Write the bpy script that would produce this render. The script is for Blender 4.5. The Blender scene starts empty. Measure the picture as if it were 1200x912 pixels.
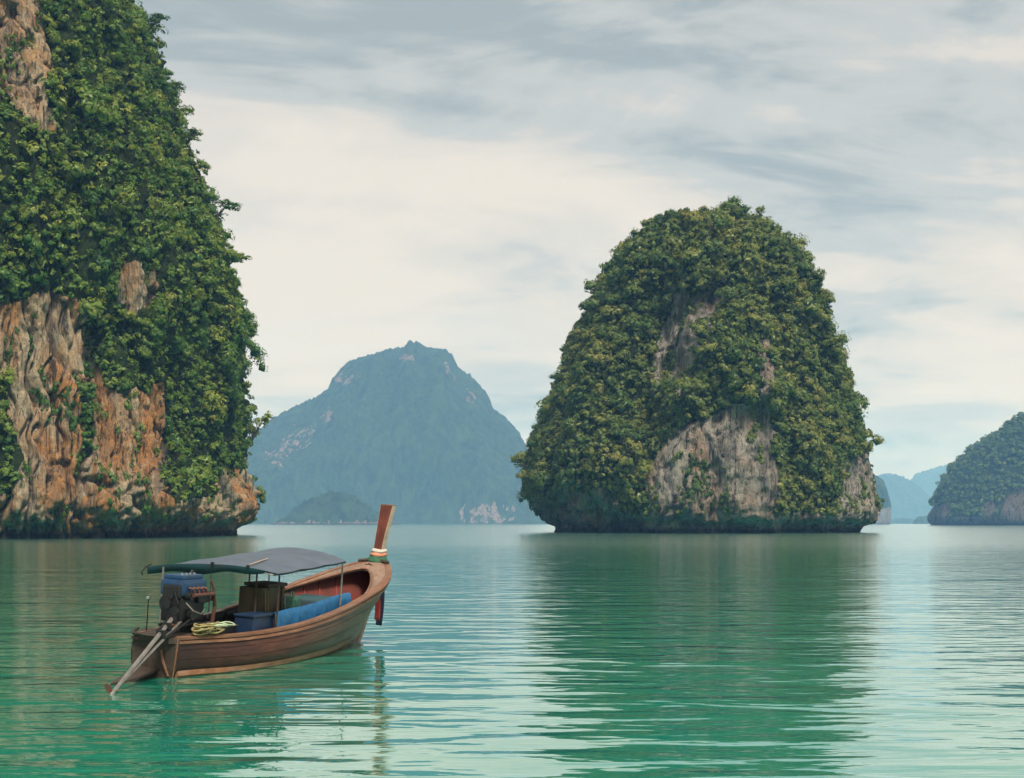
import bpy, math, random
import numpy as np
from mathutils import Vector, Matrix

rnd = random.Random(7)
rng = np.random.default_rng(11)
sc = bpy.context.scene
col = sc.collection

# ------------------------------------------------------------------ camera
F = 1800.0                       # focal length in pixels of the 1200 px wide frame
CAM_H = 3.0
cam_d = bpy.data.cameras.new('camera')
cam = bpy.data.objects.new('camera', cam_d); col.objects.link(cam)
cam.location = (0, 0, CAM_H); cam.rotation_euler = (math.radians(90), 0, 0)
cam_d.sensor_width = 36; cam_d.lens = 36 * F / 1200.0
cam_d.shift_y = (613 - 456) / 1200.0
cam_d.clip_start = 0.1; cam_d.clip_end = 60000
sc.camera = cam

# ------------------------------------------------------------------ sky, sun, exposure
SUN_EL, SUN_AZ = math.radians(52), math.radians(158)      # azimuth clockwise from +Y: behind the camera, to its right
w = bpy.data.worlds.new('World'); sc.world = w; w.use_nodes = True
nt = w.node_tree; nt.nodes.clear()
def N(t, typ, **kw):
    n = t.nodes.new(typ)
    for k, v in kw.items():
        if k in n.inputs and not hasattr(n, k): n.inputs[k].default_value = v
        else: setattr(n, k, v)
    return n
def L(t, a, b): t.links.new(a, b)
def math_node(t, op, a, b=None, c=None, clamp=False):
    n = t.nodes.new('ShaderNodeMath'); n.operation = op; n.use_clamp = clamp
    for i, v in enumerate((a, b, c)):
        if v is None: continue
        if isinstance(v, (int, float)): n.inputs[i].default_value = v
        else: t.links.new(v, n.inputs[i])
    return n.outputs[0]
def ramp(t, fac, stops, interp='LINEAR'):
    n = t.nodes.new('ShaderNodeValToRGB'); n.color_ramp.interpolation = interp
    e = n.color_ramp.elements
    while len(e) < len(stops): e.new(0.5)
    for i, (p, c) in enumerate(stops):
        e[i].position = p
        e[i].color = (c, c, c, 1) if isinstance(c, (int, float)) else (*c, 1)
    t.links.new(fac, n.inputs[0])
    return n.outputs[0]
def mixc(t, f, a, b, mode='MIX'):
    n = t.nodes.new('ShaderNodeMix'); n.data_type = 'RGBA'; n.blend_type = mode
    for s, v in ((n.inputs[0], f), (n.inputs[6], a), (n.inputs[7], b)):
        if isinstance(v, (int, float)): s.default_value = v
        elif isinstance(v, tuple): s.default_value = (*v, 1)
        else: t.links.new(v, s)
    return n.outputs[2]
def noise(t, vec, scale, detail=4, rough=0.55, dist=0.0, w=None):
    n = t.nodes.new('ShaderNodeTexNoise')
    if w is not None:
        n.noise_dimensions = '4D'; n.inputs['W'].default_value = w
    n.inputs['Scale'].default_value = scale; n.inputs['Detail'].default_value = detail
    n.inputs['Roughness'].default_value = rough; n.inputs['Distortion'].default_value = dist
    t.links.new(vec, n.inputs['Vector'])
    return n.outputs[0]
def mapping(t, vec, scale=(1, 1, 1), loc=(0, 0, 0), rot=(0, 0, 0)):
    n = t.nodes.new('ShaderNodeMapping')
    n.inputs['Scale'].default_value = scale; n.inputs['Location'].default_value = loc
    n.inputs['Rotation'].default_value = rot
    t.links.new(vec, n.inputs['Vector'])
    return n.outputs[0]

sky = N(nt, 'ShaderNodeTexSky'); sky.sky_type = 'NISHITA'; sky.sun_disc = False
sky.sun_elevation = SUN_EL; sky.sun_rotation = SUN_AZ; sky.air_density = 1.0; sky.dust_density = 2.0
bg_clear = N(nt, 'ShaderNodeBackground'); bg_clear.inputs['Strength'].default_value = 0.06
L(nt, sky.outputs[0], bg_clear.inputs['Color'])
tc = N(nt, 'ShaderNodeTexCoord')
sep = N(nt, 'ShaderNodeSeparateXYZ'); L(nt, tc.outputs['Generated'], sep.inputs[0])
zz = math_node(nt, 'ADD', math_node(nt, 'ABSOLUTE', sep.outputs[2]), 0.16)
comb = N(nt, 'ShaderNodeCombineXYZ')
L(nt, math_node(nt, 'DIVIDE', sep.outputs[0], zz), comb.inputs[0])
L(nt, math_node(nt, 'DIVIDE', sep.outputs[1], zz), comb.inputs[1])
SKYW = 5.98
cv = mapping(nt, comb.outputs[0], (0.85, 1.0, 1), (SKYW * 7.3, SKYW * 1.7, 0))
n1 = noise(nt, cv, 0.62, 8, 0.56, 0.5)
n2 = noise(nt, mapping(nt, comb.outputs[0], (0.8, 1.1, 1), (3.1, SKYW * 3.3, 0)), 2.3, 8, 0.62, 1.0)
dens = math_node(nt, 'ADD', math_node(nt, 'MULTIPLY', n1, 0.72), math_node(nt, 'MULTIPLY', n2, 0.28))
SKY_K = 0.305
def k(c): return tuple(v * SKY_K for v in c)
ccol = ramp(nt, dens, [(0.42, k((0.84, 0.765, 0.68))), (0.475, k((0.75, 0.70, 0.64))), (0.525, k((0.57, 0.58, 0.57))), (0.585, k((0.375, 0.42, 0.43)))], 'EASE')
bg_cloud = N(nt, 'ShaderNodeBackground'); L(nt, ccol, bg_cloud.inputs['Color'])
cover = ramp(nt, noise(nt, cv, 1.1, 5, 0.6, 0.2, w=4.0), [(0.30, 0.80), (0.42, 0.97), (0.6, 1.0)])
mx = N(nt, 'ShaderNodeMixShader'); L(nt, cover, mx.inputs[0]); L(nt, bg_clear.outputs[0], mx.inputs[1]); L(nt, bg_cloud.outputs[0], mx.inputs[2])
wo = N(nt, 'ShaderNodeOutputWorld'); L(nt, mx.outputs[0], wo.inputs['Surface'])

sun_d = bpy.data.lights.new('sun', 'SUN'); sun_d.energy = 1.5; sun_d.angle = math.radians(14); sun_d.color = (1.0, 0.93, 0.82)
sun = bpy.data.objects.new('sun', sun_d); col.objects.link(sun)
sd = Vector((math.sin(SUN_AZ) * math.cos(SUN_EL), math.cos(SUN_AZ) * math.cos(SUN_EL), math.sin(SUN_EL)))
sun.rotation_euler = (-sd).to_track_quat('-Z', 'Y').to_euler(); sun.location = (-60, -60, 80)

vs = sc.view_settings
vs.view_transform = 'Standard'; vs.look = 'None'; vs.gamma = 1.0; vs.use_curve_mapping = False
vs.exposure = 1.70
sc.display_settings.display_device = 'sRGB'
cy = sc.cycles
cy.use_denoising = True
try: cy.denoiser = 'OPENIMAGEDENOISE'
except Exception: pass
cy.max_bounces = 5; cy.diffuse_bounces = 2; cy.glossy_bounces = 3; cy.transmission_bounces = 2
cy.volume_bounces = 1; cy.transparent_max_bounces = 6
cy.caustics_reflective = False; cy.caustics_refractive = False

# ------------------------------------------------------------------ helpers
def perlin(p, seed=0):
    p = np.asarray(p, dtype=np.float64)
    i = np.floor(p).astype(np.int64); f = p - i
    u = f * f * f * (f * (f * 6 - 15) + 10)
    out = 0
    def grad(ix, iy, iz, fx, fy, fz):
        h = (ix * 374761393 + iy * 668265263 + iz * 2147483647 * 3 + seed * 1274126177) & 0xffffffff
        h = ((h ^ (h >> 13)) * 1274126177) & 0xffffffff
        h = h ^ (h >> 16)
        a = (h & 255) / 255.0 * 2 * np.pi
        z = ((h >> 8) & 255) / 127.5 - 1
        r = np.sqrt(np.maximum(0, 1 - z * z))
        return np.cos(a) * r * fx + np.sin(a) * r * fy + z * fz
    res = []
    for dx in (0, 1):
        for dy in (0, 1):
            for dz in (0, 1):
                g = grad(i[:, 0] + dx, i[:, 1] + dy, i[:, 2] + dz, f[:, 0] - dx, f[:, 1] - dy, f[:, 2] - dz)
                wx = u[:, 0] if dx else 1 - u[:, 0]; wy = u[:, 1] if dy else 1 - u[:, 1]; wz = u[:, 2] if dz else 1 - u[:, 2]
                out = out + g * wx * wy * wz
    return out * 1.5
def fbm(p, oct=4, seed=0, gain=0.5):
    a, s, t = 1.0, 0.0, 0.0
    q = np.array(p, dtype=np.float64)
    for o in range(oct):
        s = s + a * perlin(q, seed + o * 17); t += a; a *= gain; q = q * 2.03 + 11.7
    return s / t
def sstep(a, b, x):
    t = np.clip((np.asarray(x, float) - a) / (b - a), 0, 1); return t * t * (3 - 2 * t)

def mesh_np(name, verts, faces, mat, attrs=None, smooth=True, fdom=None):
    """faces: (n,k) int array"""
    me = bpy.data.meshes.new(name)
    verts = np.asarray(verts, np.float32); faces = np.asarray(faces, np.int32)
    n, kk = faces.shape
    me.vertices.add(len(verts)); me.vertices.foreach_set('co', verts.ravel())
    me.loops.add(n * kk); me.loops.foreach_set('vertex_index', faces.ravel())
    me.polygons.add(n); me.polygons.foreach_set('loop_start', np.arange(0, n * kk, kk, dtype=np.int32))
    me.polygons.foreach_set('loop_total', np.full(n, kk, np.int32))
    me.update(calc_edges=True)
    if smooth: me.polygons.foreach_set('use_smooth', np.ones(n, bool))
    for nm, v in (attrs or {}).items():
        a = me.attributes.new(nm, 'FLOAT', 'POINT'); a.data.foreach_set('value', np.asarray(v, np.float32))
    for nm, v in (fdom or {}).items():
        a = me.attributes.new(nm, 'FLOAT', 'FACE'); a.data.foreach_set('value', np.asarray(v, np.float32))
    if mat: me.materials.append(mat)
    return me
def link(name, me, parent=None, label=None, cat=None, group=None, kind=None):
    o = bpy.data.objects.new(name, me); col.objects.link(o)
    if parent: o.parent = parent
    if label: o['label'] = label
    if cat: o['category'] = cat
    if group: o['group'] = group
    if kind: o['kind'] = kind
    return o
def to_px(P):
    P = np.asarray(P)
    return 600 + F * P[..., 0] / P[..., 1], 613 + F * (CAM_H - P[..., 2]) / P[..., 1]
def poly_mask(px, py, poly):
    inside = np.zeros(px.shape, bool)
    n = len(poly); j = n - 1
    for i in range(n):
        xi, yi = poly[i]; xj, yj = poly[j]
        c = ((yi > py) != (yj > py)) & (px < (xj - xi) * (py - yi) / (yj - yi + 1e-9) + xi)
        inside ^= c; j = i
    return inside

# ------------------------------------------------------------------ materials
def new_mat(name):
    m = bpy.data.materials.new(name); m.use_nodes = True
    t = m.node_tree; t.nodes.clear()
    o = t.nodes.new('ShaderNodeOutputMaterial')
    b = t.nodes.new('ShaderNodeBsdfPrincipled'); t.links.new(b.outputs[0], o.inputs['Surface'])
    return m, t, b, o
def bump(t, h, strength=1.0, dist=1.0):
    n = t.nodes.new('ShaderNodeBump'); n.inputs['Strength'].default_value = strength; n.inputs['Distance'].default_value = dist
    t.links.new(h, n.inputs['Height']); return n.outputs[0]

def rock_mat(name, warm, pale, grey, green, wet_z=2.2, ochre_bias=0.5, sc_=1.0, soil=(0.024, 0.040, 0.012)):
    m, t, b, o = new_mat(name)
    geo = t.nodes.new('ShaderNodeNewGeometry'); P = geo.outputs['Position']
    big = noise(t, mapping(t, P, (0.09 * sc_, 0.09 * sc_, 0.045 * sc_)), 1.0, 5, 0.6, 0.6)
    streak = noise(t, mapping(t, P, (0.55 * sc_, 0.55 * sc_, 0.05 * sc_)), 1.0, 6, 0.62, 0.9)
    fine = noise(t, mapping(t, P, (0.9 * sc_, 0.9 * sc_, 0.35 * sc_)), 1.0, 8, 0.68, 0.4)
    c1 = mixc(t, ramp(t, big, [(ochre_bias - 0.10, 0.0), (ochre_bias + 0.06, 1.0)]), pale, warm)
    wea = noise(t, mapping(t, P, (0.16 * sc_, 0.16 * sc_, 0.05 * sc_), loc=(5, 9, 3)), 1.0, 7, 0.65, 0.8)
    c2 = mixc(t, ramp(t, wea, [(0.50, 0.0), (0.62, 0.9)]), c1, grey)
    c2 = mixc(t, ramp(t, fine, [(0.30, 0.55), (0.46, 0.0), (0.58, 0.0), (0.72, 0.35)]), c2, (0.10, 0.085, 0.07))
    grit = noise(t, mapping(t, P, (3.0 * sc_, 3.0 * sc_, 1.1 * sc_)), 1.0, 6, 0.7, 0.8)
    c2 = mixc(t, ramp(t, grit, [(0.36, 0.75), (0.47, 0.0)]), c2, (0.06, 0.05, 0.042))
    thin = noise(t, mapping(t, P, (1.1 * sc_, 1.1 * sc_, 0.035 * sc_)), 1.0, 5, 0.6, 0.7)
    dark = math_node(t, 'MAXIMUM', ramp(t, streak, [(0.37, 1.0), (0.45, 0.0), (0.80, 0.0)]), ramp(t, thin, [(0.36, 1.0), (0.43, 0.0)]))
    c3 = mixc(t, math_node(t, 'MULTIPLY', dark, 0.88), c2, (0.026, 0.027, 0.025))
    pal = ramp(t, streak, [(0.55, 0.0), (0.63, 0.8)])
    c3 = mixc(t, pal, c3, pale)
    # moss / stains near the tide line
    sp = t.nodes.new('ShaderNodeSeparateXYZ'); L(t, P, sp.inputs[0])
    zj = math_node(t, 'ADD', sp.outputs[2], math_node(t, 'MULTIPLY', math_node(t, 'SUBTRACT', fine, 0.5), 5.0))
    moss = math_node(t, 'SUBTRACT', 1.0, math_node(t, 'MULTIPLY', zj, 1.0 / (wet_z * 3.2)), clamp=True)
    patchy = ramp(t, noise(t, mapping(t, P, (0.35, 0.35, 0.3)), 1.0, 4, 0.6), [(0.50, 0.0), (0.60, 1.0)])
    c4 = mixc(t, math_node(t, 'MULTIPLY', math_node(t, 'MULTIPLY', moss, patchy), 0.55), c3, green)
    wet = math_node(t, 'SUBTRACT', 1.0, math_node(t, 'MULTIPLY', math_node(t, 'SUBTRACT', sp.outputs[2], math_node(t, 'MULTIPLY', streak, wet_z)), 1.6 / wet_z), clamp=True)
    c5 = mixc(t, math_node(t, 'MULTIPLY', wet, 0.92), c4, (0.016, 0.017, 0.014))
    at = t.nodes.new('ShaderNodeAttribute'); at.attribute_name = 'rock'
    rk = math_node(t, 'ADD', at.outputs['Fac'], math_node(t, 'MULTIPLY', math_node(t, 'SUBTRACT', fine, 0.5), 0.9))
    c6 = mixc(t, ramp(t, rk, [(0.38, 0.0), (0.58, 1.0)]), mixc(t, ramp(t, wea, [(0.36, 0.0), (0.64, 1.0)]), tuple(v * 0.55 for v in soil), tuple(v * 1.6 for v in soil)), c5)
    L(t, c6, b.inputs['Base Color']); b.inputs['Roughness'].default_value = 0.92
    b.inputs['Specular IOR Level'].default_value = 0.2
    hh = math_node(t, 'ADD', math_node(t, 'MULTIPLY', fine, 2.6 / sc_), math_node(t, 'MULTIPLY', streak, 1.8 / sc_))
    hh = math_node(t, 'ADD', hh, math_node(t, 'MULTIPLY', grit, 1.1 / sc_))
    L(t, bump(t, hh, 0.9, 1.0), b.inputs['Normal'])
    return m
M_CLIFF = rock_mat('ochre_limestone', (0.56, 0.27, 0.095), (0.60, 0.49, 0.33), (0.24, 0.20, 0.155), (0.045, 0.055, 0.022), 1.6, 0.50)
M_ISLE = rock_mat('grey_limestone', (0.38, 0.26, 0.18), (0.48, 0.435, 0.365), (0.17, 0.165, 0.155), (0.06, 0.055, 0.04), 1.7, 0.55, 0.8)
M_FARROCK = rock_mat('pale_limestone', (0.13, 0.085, 0.06), (0.16, 0.13, 0.105), (0.07, 0.06, 0.05), (0.06, 0.055, 0.04), 2.6, 0.52, 0.35)

def leaf_mat(name, single, stops):
    m = bpy.data.materials.new(name); m.use_nodes = True
    t = m.node_tree; t.nodes.clear()
    o = t.nodes.new('ShaderNodeOutputMaterial')
    at = t.nodes.new('ShaderNodeAttribute'); at.attribute_name = 'tint'
    f = at.outputs['Fac']
    if single:
        oi = t.nodes.new('ShaderNodeObjectInfo')
        f = math_node(t, 'ADD', f, math_node(t, 'MULTIPLY', math_node(t, 'SUBTRACT', oi.outputs['Random'], 0.5), 0.46))
    c = ramp(t, f, stops)
    d = t.nodes.new('ShaderNodeBsdfDiffuse'); L(t, c, d.inputs[0])
    tr = t.nodes.new('ShaderNodeBsdfTranslucent'); L(t, mixc(t, 0.5, c, (0.09, 0.13, 0.02)), tr.inputs[0])
    gl = t.nodes.new('ShaderNodeBsdfGlossy'); gl.inputs['Roughness'].default_value = 0.45; gl.inputs['Color'].default_value = (0.6, 0.7, 0.6, 1)
    m1 = t.nodes.new('ShaderNodeMixShader'); m1.inputs[0].default_value = 0.25; L(t, d.outputs[0], m1.inputs[1]); L(t, tr.outputs[0], m1.inputs[2])
    m2 = t.nodes.new('ShaderNodeMixShader'); m2.inputs[0].default_value = 0.035; L(t, m1.outputs[0], m2.inputs[1]); L(t, gl.outputs[0], m2.inputs[2])
    L(t, m2.outputs[0], o.inputs['Surface'])
    return m
CL_STOPS = [(0.0, (0.0225, 0.0716, 0.0115)), (0.28, (0.0576, 0.1371, 0.0172)), (0.5, (0.1411, 0.2058, 0.0253)), (0.75, (0.2644, 0.2683, 0.0413)), (1.0, (0.3685, 0.313, 0.069))]
IS_STOPS = [(0.0, (0.0239, 0.0606, 0.0145)), (0.28, (0.0683, 0.124, 0.0239)), (0.5, (0.1537, 0.1874, 0.0345)), (0.75, (0.2647, 0.2422, 0.0531)), (1.0, (0.3586, 0.2884, 0.093))]
M_LEAF_CS = leaf_mat('cliff_leaves', True, CL_STOPS); M_LEAF_CM = leaf_mat('cliff_forest_leaves', False, CL_STOPS)
M_LEAF_IS = leaf_mat('island_leaves', True, IS_STOPS); M_LEAF_IM = leaf_mat('island_forest_leaves', False, IS_STOPS)
m, t, b, o = new_mat('bark'); b.inputs['Roughness'].default_value = 0.9
g_ = t.nodes.new('ShaderNodeNewGeometry')
L(t, ramp(t, noise(t, g_.outputs['Position'], 3.0, 4), [(0.3, (0.05, 0.04, 0.03)), (0.7, (0.14, 0.12, 0.10))]), b.inputs['Base Color'])
M_BARK = m

# ------------------------------------------------------------------ water
def water_mat():
    m, t, b, o = new_mat('sea_water')
    geo = t.nodes.new('ShaderNodeNewGeometry'); P = geo.outputs['Position']
    t.nodes.remove(b)
    dif = t.nodes.new('ShaderNodeBsdfDiffuse'); gls = t.nodes.new('ShaderNodeBsdfGlossy'); gls.inputs['Roughness'].default_value = 0.02
    gls.inputs['Color'].default_value = (0.97, 1.0, 0.99, 1)
    L(t, mixc(t, ramp(t, noise(t, mapping(t, P, (0.012, 0.006, 1)), 1.0, 3), [(0.35, 0.0), (0.65, 1.0)]), (0.002, 0.225, 0.150), (0.005, 0.275, 0.172)), dif.inputs['Color'])
    spw = t.nodes.new('ShaderNodeSeparateXYZ'); L(t, P, spw.inputs[0])
    ruf = t.nodes.new('ShaderNodeMapRange'); L(t, spw.outputs[1], ruf.inputs[0])
    for q_, v_ in zip((1, 2, 3, 4), (28.0, 220.0, 0.025, 0.14)): ruf.inputs[q_].default_value = v_
    L(t, ruf.outputs[0], gls.inputs['Roughness'])
    fr = t.nodes.new('ShaderNodeFresnel'); fr.inputs['IOR'].default_value = 1.333
    mxs = t.nodes.new('ShaderNodeMixShader'); L(t, math_node(t, 'POWER', fr.outputs[0], 0.53), mxs.inputs[0]); L(t, dif.outputs[0], mxs.inputs[1]); L(t, gls.outputs[0], mxs.inputs[2])
    L(t, mxs.outputs[0], o.inputs['Surface'])
    swell = noise(t, mapping(t, P, (0.42, 0.95, 1), rot=(0, 0, math.radians(4))), 1.0, 2, 0.45, 0.25)
    long_ = noise(t, mapping(t, P, (0.07, 0.17, 1), rot=(0, 0, math.radians(-7))), 1.0, 2, 0.4, 0.2)
    rip = noise(t, mapping(t, P, (1.3, 3.8, 1), rot=(0, 0, math.radians(9))), 1.0, 2, 0.5, 0.3)
    fine = noise(t, mapping(t, P, (4.0, 8.0, 1)), 1.0, 2, 0.5)
    patch = ramp(t, noise(t, mapping(t, P, (0.05, 0.012, 1), loc=(3.0, 1.0, 0)), 1.0, 3), [(0.42, 0.35), (0.66, 1.0)])
    h = math_node(t, 'MULTIPLY', swell, 0.082)
    h = math_node(t, 'ADD', h, math_node(t, 'MULTIPLY', long_, 0.13))
    h = math_node(t, 'ADD', h, math_node(t, 'MULTIPLY', math_node(t, 'MULTIPLY', rip, 0.012), patch))
    h = math_node(t, 'ADD', h, math_node(t, 'MULTIPLY', math_node(t, 'MULTIPLY', fine, 0.0010), patch))
    bn = bump(t, h, 1.0, 1.0)
    for nd in (dif, gls, fr): L(t, bn, nd.inputs['Normal'])
    return m
M_WATER = water_mat()
XW, Y0, Y1 = 6000.0, -400.0, 13000.0
wv = [(-XW, Y0, 0), (XW, Y0, 0), (XW, Y1, 0), (-XW, Y1, 0)]
link('water', mesh_np('water', wv, [[0, 1, 2, 3]], M_WATER, smooth=False), label='calm emerald green sea water rippling across the bay', cat='water', kind='structure')

# ------------------------------------------------------------------ karst bodies
def grid_faces(nr, nc, wrap):
    r = np.arange(nr - 1)[:, None]; c = np.arange(nc if wrap else nc - 1)[None]
    c2 = (c + 1) % nc
    return np.stack(np.broadcast_arrays(r * nc + c, r * nc + c2, (r + 1) * nc + c2, (r + 1) * nc + c), -1).reshape(-1, 4)

def karst(ys, xl, xr, D, rows, th, depth_fn, nexp, disp_fn, inset):
    """rows of super-elliptic sections whose left and right edges follow measured outlines"""
    ys = np.array(ys, float); o = np.argsort(ys); ys = ys[o]; xl = np.array(xl, float)[o]; xr = np.array(xr, float)[o]
    ytop, ybot = ys[0], ys[-1]
    if ytop < -20: yy = np.concatenate([np.linspace(ybot, -20, rows - 45, endpoint=False), np.linspace(-20, ytop, 45)])
    else: yy = np.linspace(ybot, ytop, rows)
    l = np.interp(yy, ys, xl); r = np.interp(yy, ys, xr)
    ker = np.ones(5) / 5; pad = lambda a: np.concatenate([[a[0]] * 2, a, [a[-1]] * 2])
    l = np.convolve(pad(l), ker, 'valid'); r = np.convolve(pad(r), ker, 'valid')
    ins = inset(yy); l = l + ins; r = r - ins
    bad = r - l < 2; mid = (l + r) / 2; l[bad] = mid[bad] - 1; r[bad] = mid[bad] + 1
    c, s = np.cos(th), np.sin(th)
    ex = np.sign(c) * np.abs(c) ** (2 / nexp); ey = np.sign(s) * np.abs(s) ** (2 / nexp)
    z = CAM_H + (613 - yy) / F * D
    cx = ((l + r) / 2 - 600) / F * D; a = (r - l) / 2 / F * D
    b = depth_fn(a, z)
    for it in range(4):
        X = cx[:, None] + a[:, None] * ex; Y = D + b[:, None] * ey
        p = 600 + F * X / Y
        el = p.min(1) - l; er = p.max(1) - r
        cx = cx - (el + er) / 2 / F * D; a = np.maximum(a - (er - el) / 2 / F * D, 0.2)
    X = cx[:, None] + a[:, None] * ex; Y = D + b[:, None] * ey; Z = np.broadcast_to(z[:, None], X.shape)
    nx = np.broadcast_to(np.sign(c) * np.abs(c) ** (2 - 2 / nexp), X.shape) / np.maximum(a[:, None], 1); ny = np.broadcast_to(np.sign(s) * np.abs(s) ** (2 - 2 / nexp), X.shape) / np.maximum(b[:, None], 1)
    q = np.sqrt(nx * nx + ny * ny) + 1e-9; nx = nx / q; ny = ny / q
    P = np.stack([X, Y, Z], -1).reshape(-1, 3); Nn = np.stack([nx, ny, np.zeros_like(nx)], -1).reshape(-1, 3)
    thick = np.repeat(np.minimum(a, b), len(th))
    d = disp_fn(P, Nn) * np.clip(thick / 12.0, 0, 1)
    return P + Nn * d[:, None], (rows, len(th))
def grid_normals(P, shp):
    G = P.reshape(*shp, 3)
    du = np.gradient(G, axis=1); dv = np.gradient(G, axis=0)
    n = np.cross(du, dv); q = np.linalg.norm(n, axis=-1, keepdims=True) + 1e-9
    return (n / q).reshape(-1, 3), q.reshape(-1)
def theta_front(nf, nb, f0, f1):
    """dense columns between angles f0 and f1, sparse round the back"""
    a = np.linspace(f0, f1, nf, endpoint=False); b = np.linspace(f1, f0 + 2 * np.pi, nb, endpoint=False)
    return np.concatenate([a, b])
def ridged(p, seed): return 1 - 2 * np.abs(perlin(p, seed))

def notch(z, depth, top):
    zj = z
    return -depth * (sstep(top, top * 0.45, zj) - 0.35 * sstep(top * 0.3, -0.5, zj))

# --- left ochre cliff
cl_y = [634, 628, 612, 600, 590, 575, 560, 510, 470, 400, 340, 300, 230, 190, 150, 100, 40, 0, -80, -160, -230, -270]
cl_r = [278, 279, 284, 291, 295, 298, 299, 300, 296, 290, 277, 267, 250, 228, 216, 198, 183, 160, 130, 90, 30, -30]
cl_l = [-50 - (x + 50) for x in cl_r]
def cl_disp(P, Nn):
    x, y, z = P.T
    th = np.arctan2(Nn[:, 1], Nn[:, 0]); ar = th * 70
    q = np.stack([x, y, z], -1)
    zf = sstep(0, 6, z)
    wr = q + 1.2 * np.stack([fbm(q * 0.3, 2, 81), fbm(q * 0.3, 2, 82), 0 * z], -1)
    d = 4.5 * fbm(q * [0.035, 0.035, 0.022], 3, 3)
    d += 3.8 * ridged(q * [0.085, 0.085, 0.014], 21) * zf
    d += 1.2 * ridged(q * [0.26, 0.26, 0.022] + 2 * fbm(q * [0.05, 0.05, 0.02], 2, 9)[:, None], 33)
    d += 0.75 * fbm(q * [0.4, 0.4, 0.22], 4, 41, 0.6)
    d += 0.45 * np.abs(perlin(wr * [0.75, 0.75, 0.07], 55)) * 2 + 0.35 * np.abs(perlin(wr * [1.5, 1.5, 0.2], 56)) * 2 + 0.28 * fbm(q * [1.6, 1.6, 1.0], 2, 57)
    wq = q + 2.0 * np.stack([fbm(q * 0.12, 2, 71), fbm(q * 0.12, 2, 72), fbm(q * 0.12, 2, 73)], -1)
    d -= 3.6 * np.clip(1 - np.abs(perlin(wq * [0.17, 0.17, 0.016], 65)) * 7, 0, 1) ** 1.5
    d -= 2.0 * np.clip(1 - np.abs(perlin(wq * [0.42, 0.42, 0.045], 66)) * 5, 0, 1) ** 1.5
    d += 0.35 * ridged(wq * [1.1, 1.1, 0.35], 67)
    pit = sstep(9, 5, z) * sstep(0.3, 1.5, z)
    d -= 3.0 * pit * np.clip(fbm(q * [0.45, 0.45, 0.30], 2, 68) * 2.2 - 0.1, 0, 1)
    d += notch(z + 3.2 * fbm(q * [0.25, 0.25, 0.1], 3, 61), 1.3, 4.0)
    return d
CLD = 362.0
th_cl = theta_front(430, 70, -np.pi * 0.56, np.pi * 0.10)
cP, cS = karst(cl_y, cl_l, cl_r, CLD, 360, th_cl, lambda a, z: 76 - 0.30 * (70 - a) * (a < 70) - np.clip(z - 130, 0, 99) * 0.6, 2.8, cl_disp,
               lambda y: 12 * sstep(600, 560, y) + 15 * sstep(330, 430, y) * sstep(590, 540, y))
cN, cA = grid_normals(cP, cS)
cpx, cpy = to_px(cP)
nse = fbm(cP * 0.16, 4, 77)
jx, jy = cpx + 26 * fbm(cP * 0.11, 3, 78), cpy + 30 * fbm(cP * 0.11, 3, 79)
rockc = np.zeros(len(cP), bool)
for poly in ([(-400, -80), (46, -80), (46, 20), (60, 70), (64, 150), (40, 152), (22, 110), (-400, 95)],
             [(-400, 352), (40, 350), (98, 352), (106, 425), (128, 452), (160, 462), (190, 446), (194, 520), (196, 610), (-400, 612), (-400, 600), (16, 590), (20, 520), (12, 440), (-400, 430)],
             [(142, 312), (182, 318), (184, 356), (160, 362), (142, 345)],
             [(262, 556), (300, 526), (310, 625), (222, 625), (232, 590), (250, 580)]):
    rockc |= poly_mask(jx, jy, poly)
rockc |= (cP[:, 2] < 8 + 5 * nse)
crackveg = (poly_mask(jx, jy, [(88, 440), (102, 455), (106, 540), (95, 545), (90, 480)]))
rockc &= ~crackveg
cliff = link('cliff', mesh_np('cliff', cP, grid_faces(*cS, True), M_CLIFF, {'rock': rockc.astype(float)}, smooth=False),
             label='towering ochre and grey limestone cliff draped in dense green trees', cat='cliff', kind='structure')

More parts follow.
